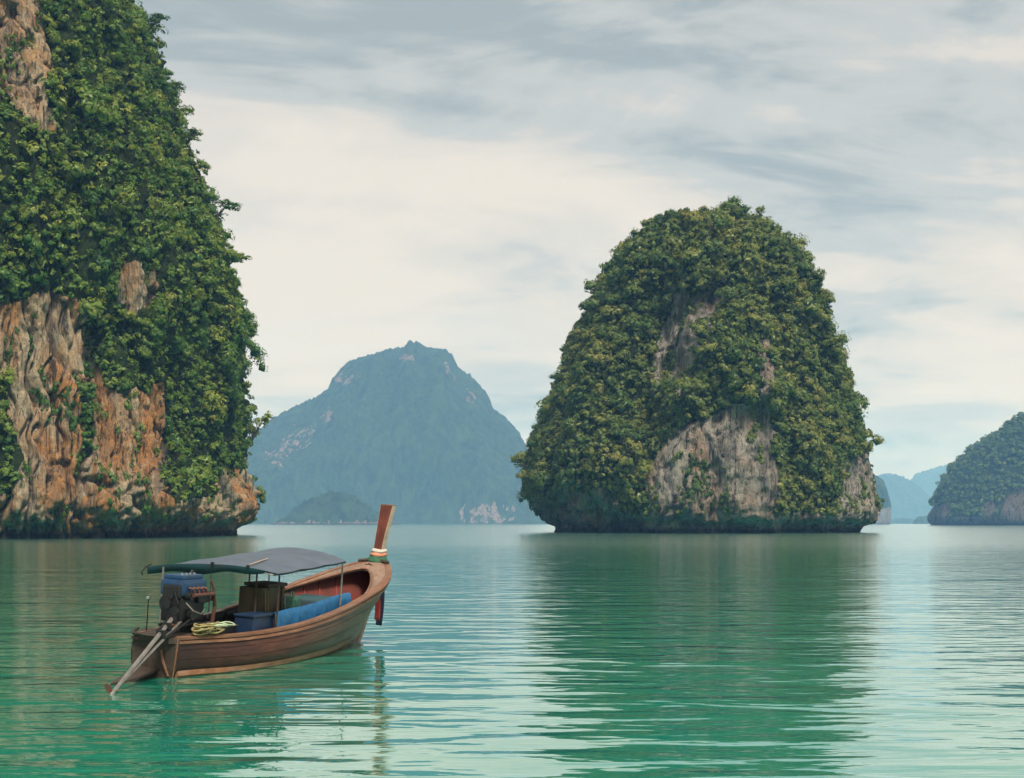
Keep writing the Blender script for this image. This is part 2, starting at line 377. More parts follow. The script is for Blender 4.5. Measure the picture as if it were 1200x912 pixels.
# --- steep round-topped island
is_y = [628, 622, 612, 602, 592, 578, 560, 540, 500, 450, 400, 350, 303, 282, 269, 260, 254, 250]
is_l = [648, 646, 643, 640, 628, 615, 612, 612, 618, 639, 659, 683, 712, 740, 768, 796, 826, 850]
is_r = [1004, 1008, 1016, 1020, 1020, 1019, 1019, 1018, 1015, 1005, 990, 970, 941, 920, 902, 889, 877, 864]
ISD = 506.0
def is_disp(P, Nn):
    x, y, z = P.T
    px, py = to_px(P)
    q = P
    front = sstep(-0.15, -0.6, Nn[:, 1])
    ctr = 845 - 0.05 * (py - 400)
    hw_ = 40 + 0.20 * np.clip(py - 360, 0, 260)
    e = np.abs(px - ctr) / hw_
    d = front * 17.0 * sstep(346, 400, py) * (1 - sstep(0.45, 1.15, e))
    d += front * -6.0 * np.exp(-((px - (770 + 0.15 * (430 - py))) / 24) ** 2) * sstep(330, 380, py) * sstep(560, 480, py)
    # upper shoulder ridge
    d += front * 7 * np.exp(-((px - (862 - 0.35 * (py - 260))) / 45) ** 2) * sstep(255, 300, py) * (1 - sstep(320, 375, py))
    face = front * sstep(465, 500, py) * (1 - sstep(0.7, 1.1, e))
    edge = (1 - 0.75 * sstep(0.6, 0.95, np.abs(Nn[:, 0]))) * (1 - 0.8 * face)
    d += edge * 9.0 * fbm(q * [0.042, 0.042, 0.024], 3, 103)
    d += edge * 4.2 * ridged((q + 6 * np.stack([z * 0.15, z * 0, z * 0], -1)) * [0.055, 0.055, 0.016], 121)
    d += 1.1 * ridged(q * [0.2, 0.2, 0.02] + 2 * fbm(q * 0.04, 2, 109)[:, None], 133)
    uf = (x - 69.0) / np.maximum(132.0 - z, 12.0)
    d += edge * 7.5 * ridged(np.stack([uf * 5.0 + 0.35 * fbm(q * 0.05, 2, 181), z * 0.011, y * 0.004], -1), 182) * sstep(0, 25, z)
    d += 0.8 * fbm(q * [0.3, 0.3, 0.16], 4, 141, 0.6)
    d += 0.8 * np.abs(perlin(q * [0.5, 0.5, 0.06], 155)) * 2 + 0.4 * np.abs(perlin(q * [1.0, 1.0, 0.15], 156)) * 2
    wq = q + 4.0 * np.stack([fbm(q * 0.09, 2, 171), fbm(q * 0.09, 2, 172), fbm(q * 0.09, 2, 173)], -1)
    d -= 2.4 * np.clip(1 - np.abs(perlin(wq * [0.12, 0.12, 0.03], 165)) * 6, 0, 1) ** 1.5
    d -= 1.4 * np.clip(1 - np.abs(perlin(wq * [0.28, 0.28, 0.04], 166)) * 5, 0, 1) ** 1.5
    d += 0.5 * ridged(wq * [0.7, 0.7, 0.3], 167)
    d += notch(z + 2.6 * fbm(q * [0.2, 0.2, 0.1], 3, 161), 3.0, 4.2)
    return d
th_is = theta_front(380, 110, -np.pi * 1.06, np.pi * 0.06)
iP, iS = karst(is_y, is_l, is_r, ISD, 230, th_is, lambda a, z: a * 0.92, 2.25, is_disp, lambda y: 9 * sstep(600, 575, y) + 15 * sstep(585, 480, y) * (0.35 + 0.65 * sstep(255, 300, y)))
# close the summit
iP = iP.reshape(*iS, 3); iP[-1] = iP[-1].mean(0); iP = iP.reshape(-1, 3)
iN, iA = grid_normals(iP, iS)
ipx, ipy = to_px(iP)
nsi = fbm(iP * 0.12, 4, 177)
jx, jy = ipx + 20 * fbm(iP * 0.075, 3, 178), ipy + 24 * fbm(iP * 0.075, 3, 179)
rocki = np.zeros(len(iP), bool)
for poly in ([(774, 505), (800, 492), (850, 486), (893, 470), (905, 500), (912, 560), (908, 612), (768, 612), (757, 560)],
             [(792, 346), (848, 346), (838, 385), (816, 420), (798, 462), (756, 460), (762, 420), (778, 385)],
             [(600, 582), (640, 580), (660, 572), (700, 572), (718, 580), (724, 640), (600, 640)],
             [(990, 545), (1003, 530), (1030, 530), (1030, 640), (1000, 640), (985, 600)],
             [(888, 405), (900, 402), (903, 470), (893, 472)]):
    rocki |= poly_mask(jx, jy, poly)
rocki |= (iP[:, 2] < 6.0 + 4 * nsi)
island = link('island', mesh_np('island', iP, grid_faces(*iS, True), M_ISLE, {'rock': rocki.astype(float)}, smooth=False),
              label='steep round-topped limestone island with grey rock face above the water', cat='island', kind='structure')

# --- hazy wooded island behind, to the right
ri_y = [615.5, 612, 606, 600, 590, 580, 565, 545, 530, 515, 502, 494, 488, 478, 470, 466]
ri_l = [1096, 1094, 1090, 1088, 1089, 1092, 1100, 1116, 1131, 1150, 1170, 1188, 1202, 1228, 1255, 1275]
ri_r = [1560, 1562, 1566, 1570, 1568, 1560, 1540, 1510, 1480, 1450, 1420, 1400, 1380, 1350, 1320, 1300]
RID = 2000.0
def ri_disp(P, Nn):
    q = P; z = P[:, 2]
    return 12 * fbm(q * 0.014, 3, 203) + 9 * ridged(q * [0.022, 0.022, 0.006], 221) + 2 * fbm(q * 0.09, 3, 231) + notch(z, 2.0, 4.0)
rP, rS = karst(ri_y, ri_l, ri_r, RID, 90, theta_front(220, 40, -np.pi * 1.05, np.pi * 0.05), lambda a, z: a * 0.6, 2.2, ri_disp, lambda y: 9 * sstep(612, 590, y))
rP = rP.reshape(*rS, 3); rP[-1] = rP[-1].mean(0); rP = rP.reshape(-1, 3)
rN, rA = grid_normals(rP, rS)
rpx, rpy = to_px(rP)
jx, jy = rpx + 9 * fbm(rP * 0.03, 3, 278), rpy + 9 * fbm(rP * 0.03, 3, 279)
rockr = (rP[:, 2] < 10)
for poly in ([(1085, 592), (1112, 590), (1114, 618), (1085, 618)], [(1150, 590), (1164, 588), (1168, 615), (1152, 615)], [(1172, 598), (1190, 570), (1204, 572), (1206, 612), (1172, 612)]):
    rockr |= poly_mask(jx, jy, poly)
link('wooded_island', mesh_np('wooded_island', rP, grid_faces(*rS, True), M_FARROCK, {'rock': rockr.astype(float)}),
     label='hazy blue-green wooded island with low pale cliffs beyond the rounded island', cat='island', kind='structure')

# --- far sea stack beside the rounded island, with the two ranges and islets behind it
fs_y = [615, 605, 595, 585, 575, 566, 560, 556]
fs_l = [1000, 1000, 1001, 1002, 1004, 1007, 1010, 1014]
fs_r = [1042, 1043, 1043, 1042, 1040, 1036, 1031, 1025]
sP, sS = karst(fs_y, fs_l, fs_r, 3600.0, 60, np.linspace(0, 2 * np.pi, 120, endpoint=False), lambda a, z: a * 0.9, 2.2,
               lambda P, Nn: 4 * fbm(P * 0.03, 3, 303) + 3 * ridged(P * [0.05, 0.05, 0.01], 310), lambda y: 0 * y)
sP = sP.reshape(*sS, 3); sP[-1] = sP[-1].mean(0); sP = sP.reshape(-1, 3)
spx, spy = to_px(sP)
rk = (spy + 12 * fbm(sP * 0.03, 3, 333) > 596)
M_FARWOOD = rock_mat('far_wooded_rock', (0.26, 0.17, 0.12), (0.30, 0.24, 0.19), (0.14, 0.12, 0.10), (0.07, 0.06, 0.045), 2.6, 0.52, 0.25, soil=(0.034, 0.062, 0.022))
link('sea_stack', mesh_np('sea_stack', sP, grid_faces(*sS, True), M_FARWOOD, {'rock': rk.astype(float)}),
     label='small pale sea stack in the haze close beside the rounded island', cat='sea stack', kind='structure')

def ridge_hill(name, pts, D, half, label, nx, ny, seed, canopy, rockfn=None, spur=None, cat='hill', front=0.55, kind='structure'):
    """height field whose skyline follows measured points; the ground falls away before and behind the ridge"""
    pts = np.array(pts, float); x0, x1 = pts[0, 0], pts[-1, 0]
    X = (np.linspace(x0, x1, nx) - 600) / F * D; Yv = np.linspace(-half, half * 0.8, ny)
    gx, gy = np.meshgrid(X, Yv)
    pxs = 600 + F * gx / D
    H = np.interp(pxs, pts[:, 0], CAM_H + (613 - pts[:, 1]) / F * D)
    tt = np.where(gy < 0, -gy / half, gy / (half * 0.8))
    tt = np.clip(tt + 0.10 * np.minimum(1, tt * 4) * fbm(np.stack([gx, gy, gx * 0], -1).reshape(-1, 3) * (3.0 / half), 3, seed).reshape(gx.shape), 0, 1)
    prof = np.clip(1 - tt ** 1.25 * 0.80, 0, 1) * (1 - sstep(0.86, 1.0, tt))
    z = H * prof
    q = np.stack([gx, gy, gx * 0], -1).reshape(-1, 3)
    mod = (fbm(q * (4.5 / half), 4, seed + 5) * 0.10 + ridged(q * [6.0 / half, 1.6 / half, 1], seed + 6) * 0.07).reshape(gx.shape)
    z = z * (1 + mod * sstep(0.05, 0.35, tt))
    if spur is not None: z = z * (1 + spur(pxs, tt))
    cn = np.abs(fbm(q * (1.0 / canopy), 2, seed + 9)).reshape(gx.shape) * canopy * 1.5
    z = z + cn * sstep(1, 12, z) - 1.5
    z[0] = z[-1] = -3.0; z[:, 0] = z[:, -1] = -3.0
    P = np.stack([gx, gy + D, z], -1).reshape(-1, 3)
    ppx, ppy = to_px(P)
    rock = rockfn(ppx, ppy, P) if rockfn else np.zeros(len(P), bool)
    fc = grid_faces(ny, nx, False)
    link(name, mesh_np(name, P, fc, M_FARWOOD, {'rock': rock.astype(float)}), label=label, cat=cat, kind=kind)
mt = [(225, 614), (250, 560), (275, 530), (300, 511), (320, 492), (345, 478), (372, 466), (389, 453), (397, 436), (408, 425), (430, 418.5), (450, 411), (466, 409), (474, 408), (480, 403), (486, 401.5), (493, 402.5), (500, 408), (508, 409.5), (516, 409), (524, 412), (531, 419), (537, 431), (543, 436), (551, 441), (565, 455), (574, 468), (578, 480), (583, 484), (592, 490), (608, 508), (622, 535), (645, 570), (672, 600), (700, 614)]
def mt_rock(px, py, P):
    jx = px + 16 * fbm(P * 0.02, 3, 401); jy = py + 16 * fbm(P * 0.02, 3, 402)
    r = np.zeros(len(P), bool)
    for poly in ([(308, 535), (330, 520), (345, 505), (372, 498), (366, 515), (340, 535), (325, 548)], [(375, 488), (385, 478), (388, 492), (380, 500)], [(395, 440), (412, 438), (410, 450), (398, 450)],
                 [(470, 415), (486, 415), (484, 428), (472, 426)], [(518, 430), (536, 436), (532, 444), (520, 440)], [(545, 455), (560, 465), (556, 470), (545, 462)],
                 [(508, 605), (530, 595), (556, 592), (575, 590), (604, 588), (602, 610), (510, 612)]):
        r |= poly_mask(jx, jy, poly)
    return r & (fbm(P * [0.05, 0.05, 0.02], 3, 405) > -0.02)
ridge_hill('mountain', mt, 4500.0, 600.0, 'broad peaked mountain veiled in blue haze beyond the boat', 320, 220, 400, 13.0, mt_rock,
           lambda px, tt: 0.22 * np.exp(-((px - (492 + 10 * tt)) / 60) ** 2) * sstep(0.10, 0.5, tt) * (1 - sstep(0.75, 1, tt)), 'mountain')
hd = [(318, 614), (335, 607), (345, 596), (358, 588), (372, 582), (388, 577), (402, 577), (415, 581), (428, 590), (440, 600), (452, 608), (470, 614)]
ridge_hill('headland', hd, 3000.0, 75.0, 'low dark wooded headland at the foot of the hazy mountain', 120, 50, 430, 8.0, lambda px, py, P: P[:, 2] < 4 + 8 * fbm(P * 0.03, 2, 431))
h1 = [(985, 614), (1005, 575), (1020, 562), (1035, 556), (1046, 556), (1058, 560), (1070, 569), (1085, 590), (1095, 614)]
ridge_hill('hill', h1, 8600.0, 600.0, 'pale distant hill fading into haze behind the sea stack', 90, 50, 440, 20.0)
h2 = [(1040, 614), (1058, 580), (1066, 564), (1074, 556), (1090, 550), (1104, 547), (1120, 543), (1140, 535), (1170, 540), (1210, 560), (1260, 614)]
ridge_hill('hill', h2, 10500.0, 800.0, 'faintest far ridge rising behind the wooded island with low cliffs', 110, 50, 450, 22.0)
i1 = [(1070, 614), (1073, 608), (1078, 605), (1086, 605.5), (1092, 608), (1096, 614)]
ridge_hill('islet', i1, 4600.0, 30.0, 'tiny dark islet floating before the faint far ridge', 50, 24, 460, 6.0, cat='islet')
i2 = [(1036, 614.5), (1044, 609), (1056, 607), (1066, 608), (1074, 610), (1080, 614.5)]
ridge_hill('islet', i2, 6000.0, 40.0, 'low flat pale islet between the sea stack and the tiny dark islet', 50, 24, 470, 6.0, cat='islet')

# ------------------------------------------------------------------ haze
hx = []
HB = (-XW - 40, XW + 40, Y0 - 40, Y1 + 40, -3.0, 640.0)
for zc in (HB[4], HB[5]):
    for xx, yy in ((0, 2), (1, 2), (1, 3), (0, 3)): hx.append((HB[xx], HB[yy], zc))
me = mesh_np('haze', hx, [[0, 3, 2, 1], [4, 5, 6, 7], [0, 1, 5, 4], [1, 2, 6, 5], [2, 3, 7, 6], [3, 0, 4, 7]], None, smooth=False)
m = bpy.data.materials.new('haze_air'); m.use_nodes = True; t = m.node_tree; t.nodes.clear()
o = t.nodes.new('ShaderNodeOutputMaterial'); pv = t.nodes.new('ShaderNodeVolumePrincipled')
pv.inputs['Color'].default_value = (0.25, 0.51, 1.0, 1); pv.inputs['Absorption Color'].default_value = (1, 1, 1, 1); pv.inputs['Density'].default_value = 0.000125; pv.inputs['Anisotropy'].default_value = 0.0
L(t, pv.outputs[0], o.inputs['Volume']); me.materials.append(m)
link('haze', me, label='thin pale blue haze filling the air over the bay', cat='haze', kind='stuff')

# ------------------------------------------------------------------ vegetation
def make_crown(r, nl, leaves, lsize, flat=0.72, core=True, spread=1.0, ncore=6):
    """leaf sprays spread over uneven lobes; unit radius. returns verts, quads, tint"""
    V, T = [], []
    c = r.normal(size=(nl, 3)); c /= np.linalg.norm(c, axis=1, keepdims=True)
    c *= (r.random((nl, 1)) ** 0.5) * 0.74 * spread; c[:, 2] *= flat
    lr = r.uniform(0.26, 0.46, nl)
    per = np.maximum(6, (leaves * lr ** 2 / (lr ** 2).sum()).astype(int))
    for i in range(nl):
        n = per[i]
        d = r.normal(size=(n, 3)); d /= np.linalg.norm(d, axis=1, keepdims=True)
        d[:, 2] = np.where(d[:, 2] < -0.25, -d[:, 2], d[:, 2])
        p = c[i] + d * lr[i] * r.uniform(0.72, 1.08, (n, 1)) * [1, 1, 0.85]
        nn = d * 0.55 + (p - [0, 0, -0.25]) * 0.75 + r.normal(size=(n, 3)) * 0.20; nn /= np.linalg.norm(nn, axis=1, keepdims=True)
        a = np.cross(nn, r.normal(size=(n, 3))); a[:, 2] -= 0.25; a -= nn * (a * nn).sum(1, keepdims=True); a /= np.linalg.norm(a, axis=1, keepdims=True)
        bb = np.cross(nn, a)
        ll = lsize * r.uniform(0.6, 1.35, (n, 1)); ww = ll * r.uniform(0.35, 0.6, (n, 1))
        V.append(np.stack([p - a * ll, p + bb * ww + nn * ll * 0.12, p + a * ll, p - bb * ww + nn * ll * 0.12], 1).reshape(-1, 3))
        lt = r.normal(0, 0.05)
        T.append(np.clip(lt + r.normal(0, 0.055, n), -0.3, 0.4))
    V = np.concatenate(V); T = np.concatenate(T)
    Q = np.arange(len(V)).reshape(-1, 4)
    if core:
        # opaque core, leaf tint darkened as inner shade: a knobbly low shell per lobe
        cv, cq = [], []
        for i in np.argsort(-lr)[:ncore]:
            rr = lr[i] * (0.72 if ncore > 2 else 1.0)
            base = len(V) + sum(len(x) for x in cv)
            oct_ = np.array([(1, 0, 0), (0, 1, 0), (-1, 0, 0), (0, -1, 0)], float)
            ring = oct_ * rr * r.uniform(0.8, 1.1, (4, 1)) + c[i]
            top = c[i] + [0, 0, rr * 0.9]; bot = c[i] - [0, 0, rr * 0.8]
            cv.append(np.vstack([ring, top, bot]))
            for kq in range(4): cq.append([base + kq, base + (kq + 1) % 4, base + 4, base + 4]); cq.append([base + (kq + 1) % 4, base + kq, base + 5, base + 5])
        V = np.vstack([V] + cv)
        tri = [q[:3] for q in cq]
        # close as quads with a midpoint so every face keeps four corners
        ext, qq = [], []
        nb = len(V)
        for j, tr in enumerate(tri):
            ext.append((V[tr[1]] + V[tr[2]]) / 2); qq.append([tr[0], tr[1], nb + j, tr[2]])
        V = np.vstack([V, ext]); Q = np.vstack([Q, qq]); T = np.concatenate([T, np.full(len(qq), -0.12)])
    return V, Q, T

def scatter(P, Nn, A, ok, spacing, size_fn, n_try, face_min, seed):
    r = np.random.default_rng(seed)
    view = -P + [0, 0, CAM_H]; view = view / np.linalg.norm(view, axis=1, keepdims=True)
    facing = (Nn * view).sum(1)
    wgt = A * ok * (facing > face_min)
    idx = r.choice(len(P), n_try, p=wgt / wgt.sum())
    cells = {}; keep = []
    sz = size_fn(P[idx], r)
    for j, i in enumerate(idx):
        p = P[i]; sp = spacing * sz[j]
        key = tuple((p // 4.0).astype(int)); good = True
        for dx in (-1, 0, 1):
            for dy in (-1, 0, 1):
                for dz in (-1, 0, 1):
                    for (qi, qs) in cells.get((key[0] + dx, key[1] + dy, key[2] + dz), ()):
                        dd = p - qi
                        if dd @ dd < (0.5 * (sp + qs)) ** 2: good = False; break
                    if not good: break
                if not good: break
            if not good: break
        if good:
            cells.setdefault(key, []).append((p, sp)); keep.append((i, sz[j]))
    return np.array([a for a, _ in keep]), np.array([s for _, s in keep]), facing
def rot_mats(up, yaw):
    up = up / np.linalg.norm(up, axis=1, keepdims=True)
    ref = np.stack([np.cos(yaw), np.sin(yaw), np.zeros_like(yaw)], 1)
    x = ref - up * (ref * up).sum(1, keepdims=True); x /= np.linalg.norm(x, axis=1, keepdims=True)
    y = np.cross(up, x)
    return np.stack([x, y, up], 2)
def forest(name, variants, pos, R, up, tint, mat, label, seed, zs=1.0):
    r = np.random.default_rng(seed)
    VV, QQ, TT = [], [], []; off = 0
    vid = r.integers(0, len(variants), len(pos)); M3 = rot_mats(up, r.uniform(0, 6.28, len(pos)))
    for k_ in range(len(variants)):
        s = np.where(vid == k_)[0]
        if not len(s): continue
        V, Q, T = variants[k_]
        W = np.einsum('nij,vj->nvi', M3[s], V) * R[s][:, None, None] * [1, 1, zs] + pos[s][:, None]
        VV.append(W.reshape(-1, 3)); QQ.append((Q[None] + (np.arange(len(s)) * len(V))[:, None, None] + off).reshape(-1, 4)); off += len(s) * len(V)
        TT.append((T[None] + tint[s][:, None]).reshape(-1))
    return link(name, mesh_np(name, np.vstack(VV), np.vstack(QQ), mat, smooth=False, fdom={'tint': np.clip(np.concatenate(TT), 0, 1)}), label=label, cat='forest', kind='stuff')

def tube(path, rad, seg=6):
    path = np.array(path, float); n = len(path)
    rad = np.full(n, rad) if np.isscalar(rad) else np.array(rad, float)
    V = []
    for i in range(n):
        d = path[min(i + 1, n - 1)] - path[max(i - 1, 0)]; d /= np.linalg.norm(d) + 1e-9
        ref = np.array([0, 0, 1.0]) if abs(d[2]) < 0.9 else np.array([1.0, 0, 0])
        u = np.cross(d, ref); u /= np.linalg.norm(u); v = np.cross(d, u)
        for k_ in range(seg):
            a = 2 * math.pi * k_ / seg; V.append(path[i] + (u * math.cos(a) + v * math.sin(a)) * rad[i])
    Q = [[i * seg + k_, i * seg + (k_ + 1) % seg, (i + 1) * seg + (k_ + 1) % seg, (i + 1) * seg + k_] for i in range(n - 1) for k_ in range(seg)]
    return V, Q
def join(parts):
    V, Q = [], []
    for v, q in parts:
        o_ = len(V); V += [tuple(x) for x in v]; Q += [[i + o_ for i in f] for f in q]
    return V, Q
def trunk_mesh(r, name):
    """unit tree: root at the origin, crown centre near (0,0,1)"""
    b1 = r.normal(0, 0.10, 2); parts = [tube([(0, 0, -0.35), (b1[0], b1[1], 0.3), (b1[0] * 0.6, b1[1] * 0.6, 0.75), (0, 0, 1.1)], [0.09, 0.07, 0.05, 0.02], 5)]
    for i in range(4):
        a = i * 1.57 + r.uniform(-0.5, 0.5); z0 = r.uniform(0.35, 0.75); l_ = r.uniform(0.45, 0.7)
        parts.append(tube([(b1[0] * 0.7, b1[1] * 0.7, z0), (math.cos(a) * l_ * 0.5, math.sin(a) * l_ * 0.5, z0 + 0.18), (math.cos(a) * l_, math.sin(a) * l_, z0 + 0.42)], [0.035, 0.028, 0.012], 4))
    V, Q = join(parts)
    return mesh_np(name, V, Q, M_BARK)
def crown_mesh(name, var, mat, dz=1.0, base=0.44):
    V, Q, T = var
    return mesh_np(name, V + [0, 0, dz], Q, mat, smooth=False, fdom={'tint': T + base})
def tint_of(P, seed, lo, hi, f=0.05):
    n = fbm(P * f, 3, seed) * 0.9 + fbm(P * 0.25, 2, seed + 3) * 0.35
    return np.clip((lo + hi) / 2 + n * (hi - lo), 0.02, 0.95)

def plant_trees(idx, R, P, Nn, trunks, crowns, label, group, seed):
    r = random.Random(seed)
    for i, s in zip(idx, R):
        n = Vector(Nn[i]); up = (Vector((0, 0, 1)) * 0.8 + n * 0.75).normalized()
        e = bpy.data.objects.new('tree', None); col.objects.link(e)
        e.empty_display_size = 0.5
        q_ = Vector((0, 0, 1)).rotation_difference(up) @ Matrix.Rotation(r.uniform(0, 6.28), 3, 'Z').to_quaternion()
        e.matrix_world = Matrix.Translation(Vector(P[i]) - n * 0.15 * s) @ q_.to_matrix().to_4x4() @ Matrix.Scale(s, 4)
        kk = r.randrange(len(crowns))
        e['label'] = ('round-crowned ', 'flat spreading ', 'tall narrow-crowned ', 'densely lobed ')[kk % 4] + label; e['category'] = 'tree'; e['group'] = group
        link('trunk', trunks[r.randrange(len(trunks))], e); link('crown', crowns[kk], e)

vr = np.random.default_rng(5)
def crown_set(n, leaves, ls):
    out = []
    for k_ in range(n):
        kind = k_ % 4
        fl = (0.72, 0.45, 1.15, 0.8)[kind]; nl = int(vr.integers((9, 8, 10, 18)[kind], (15, 13, 15, 26)[kind]))
        out.append(make_crown(vr, nl, leaves, ls * (1.0, 1.15, 0.9, 0.8)[kind], fl, True, (1.0, 1.25, 0.9, 1.05)[kind]))
    return out
near_vars = crown_set(12, 400, 0.095)
mid_vars = crown_set(10, 270, 0.11)
near_small = [make_crown(vr, int(vr.integers(4, 8)), 40, 0.285, float(vr.uniform(0.6, 1.1)), ncore=1) for _ in range(10)]
mid_small = [make_crown(vr, int(vr.integers(4, 8)), 37, 0.305, float(vr.uniform(0.6, 1.1)), ncore=1) for _ in range(10)]
far_vars = [make_crown(vr, 6, 50, 0.24, ncore=2) for _ in range(5)]
trunks = [trunk_mesh(random_, 'trunk') for random_ in (np.random.default_rng(3), np.random.default_rng(4), np.random.default_rng(6))]

def clothe(P, Nn, A, ok, seed, small, big, small_fn, big_fn, n_small, n_big, keepfn, mat, names, labels, group, crowns, ntree, tlo, thi, fmin=-0.25):
    r = np.random.default_rng(seed)
    # low canopy
    idx, R, face = scatter(P, Nn, A, ok, 0.84, small_fn, n_small, -0.32, seed + 1)
    px, py = to_px(P[idx]); kp = keepfn(px, py); idx, R = idx[kp], R[kp]
    # taller trees standing out of it
    cl = sstep(-0.25, 0.25, fbm(P * 0.07, 2, seed + 2))
    bi, bR, face = scatter(P, Nn, A * (0.12 + cl), ok, 1.1, big_fn, n_big, fmin, seed + 3)
    px, py = to_px(P[bi]); kp = keepfn(px, py); bi, bR, px, py = bi[kp], bR[kp], px[kp], py[kp]
    score = bR * (0.35 + np.clip(face[bi], 0, 1)) * (px > 4) * (py > 4)
    order = np.argsort(-score); pick = np.zeros(len(bi), bool); pick[order[:ntree]] = True
    plant_trees(bi[pick], bR[pick], P, Nn, trunks, crowns, labels[0], group, seed)
    rest = ~pick
    def rise(i, s, lo, hi):
        up = Nn[i] * 0.72 + [0, 0, 0.82]
        return P[i] + up / np.linalg.norm(up, axis=1, keepdims=True) * (s * r.uniform(lo, hi, len(s)))[:, None], up
    p1, u1 = rise(idx, R, 0.1, 0.75); 
    forest(names[0], small, p1, R, u1, tint_of(p1, seed + 5, tlo, thi) + r.normal(0, 0.07, len(p1)), mat, labels[1], seed + 6)
    p2, u2 = rise(bi[rest], bR[rest], 0.35, 0.95)
    forest(names[1], big, p2, bR[rest], u2, tint_of(p2, seed + 5, tlo, thi) + r.normal(0, 0.07, len(p2)), mat, labels[2], seed + 7)

# left cliff
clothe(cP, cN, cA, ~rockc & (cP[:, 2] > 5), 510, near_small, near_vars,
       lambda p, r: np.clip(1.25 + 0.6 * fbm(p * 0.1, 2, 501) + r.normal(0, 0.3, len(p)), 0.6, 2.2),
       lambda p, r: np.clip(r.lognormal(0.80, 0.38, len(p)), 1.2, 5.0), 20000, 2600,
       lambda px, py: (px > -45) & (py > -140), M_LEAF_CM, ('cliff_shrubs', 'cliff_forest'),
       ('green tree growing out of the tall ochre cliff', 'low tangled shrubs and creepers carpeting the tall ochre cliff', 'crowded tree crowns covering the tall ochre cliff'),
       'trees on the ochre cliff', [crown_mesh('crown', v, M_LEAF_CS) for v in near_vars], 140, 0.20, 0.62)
si, sR, _ = scatter(cP, cN, cA, rockc & (cP[:, 2] > 4) & (fbm(cP * [0.2, 0.2, 0.07], 3, 530) > 0.16), 0.95, lambda p, r: r.lognormal(-0.45, 0.35, len(p)), 1500, -0.2, 531)
sp_ = cP[si]; sn = cN[si]
forest('hanging_shrubs', near_small, sp_ + sn * (sR * 0.25)[:, None], sR, sn * 0.9 + [0, 0, 0.4], tint_of(sp_, 533, 0.15, 0.55), M_LEAF_CM, 'small green shrubs hanging from bare rock of the ochre cliff', 534, 1.35)

# island
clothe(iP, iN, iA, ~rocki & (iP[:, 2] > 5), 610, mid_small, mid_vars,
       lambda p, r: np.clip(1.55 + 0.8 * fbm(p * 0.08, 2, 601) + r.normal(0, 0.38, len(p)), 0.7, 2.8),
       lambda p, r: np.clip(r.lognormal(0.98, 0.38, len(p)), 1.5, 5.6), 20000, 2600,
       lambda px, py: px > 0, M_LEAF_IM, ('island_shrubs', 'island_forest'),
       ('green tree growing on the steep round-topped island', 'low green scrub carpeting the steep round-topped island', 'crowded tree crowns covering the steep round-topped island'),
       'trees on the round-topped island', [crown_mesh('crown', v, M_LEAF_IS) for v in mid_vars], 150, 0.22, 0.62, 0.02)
si, sR, _ = scatter(iP, iN, iA, rocki & (iP[:, 2] > 6) & (fbm(iP * [0.16, 0.16, 0.06], 3, 630) > 0.16), 1.0, lambda p, r: r.lognormal(-0.25, 0.35, len(p)), 1300, -0.2, 631)
sp_ = iP[si]; sn = iN[si]
forest('hanging_shrubs', mid_small, sp_ + sn * (sR * 0.25)[:, None], sR, sn * 0.9 + [0, 0, 0.4], tint_of(sp_, 633, 0.15, 0.55), M_LEAF_IM, 'small shrubs clinging to the grey rock of the round-topped island', 634, 1.35)

# wooded island in the haze
wi, wR, _ = scatter(rP, rN, rA, ~rockr & (rP[:, 2] > 6), 1.0, lambda p, r: np.clip(6.5 + r.normal(0, 2.0, len(p)), 3.0, 11.5), 5000, -0.3, 710)
wp = rP[wi]
sel = to_px(wp)[0] < 1290
wp, wR, wn = wp[sel], wR[sel], rN[wi][sel]
forest('distant_forest', far_vars, wp + [0, 0, 2.2], wR, wn * 0.5 + [0, 0, 1], tint_of(wp, 720, 0.20, 0.50, 0.01), M_LEAF_IM, 'hazy forest covering the wooded island with low pale cliffs', 721)

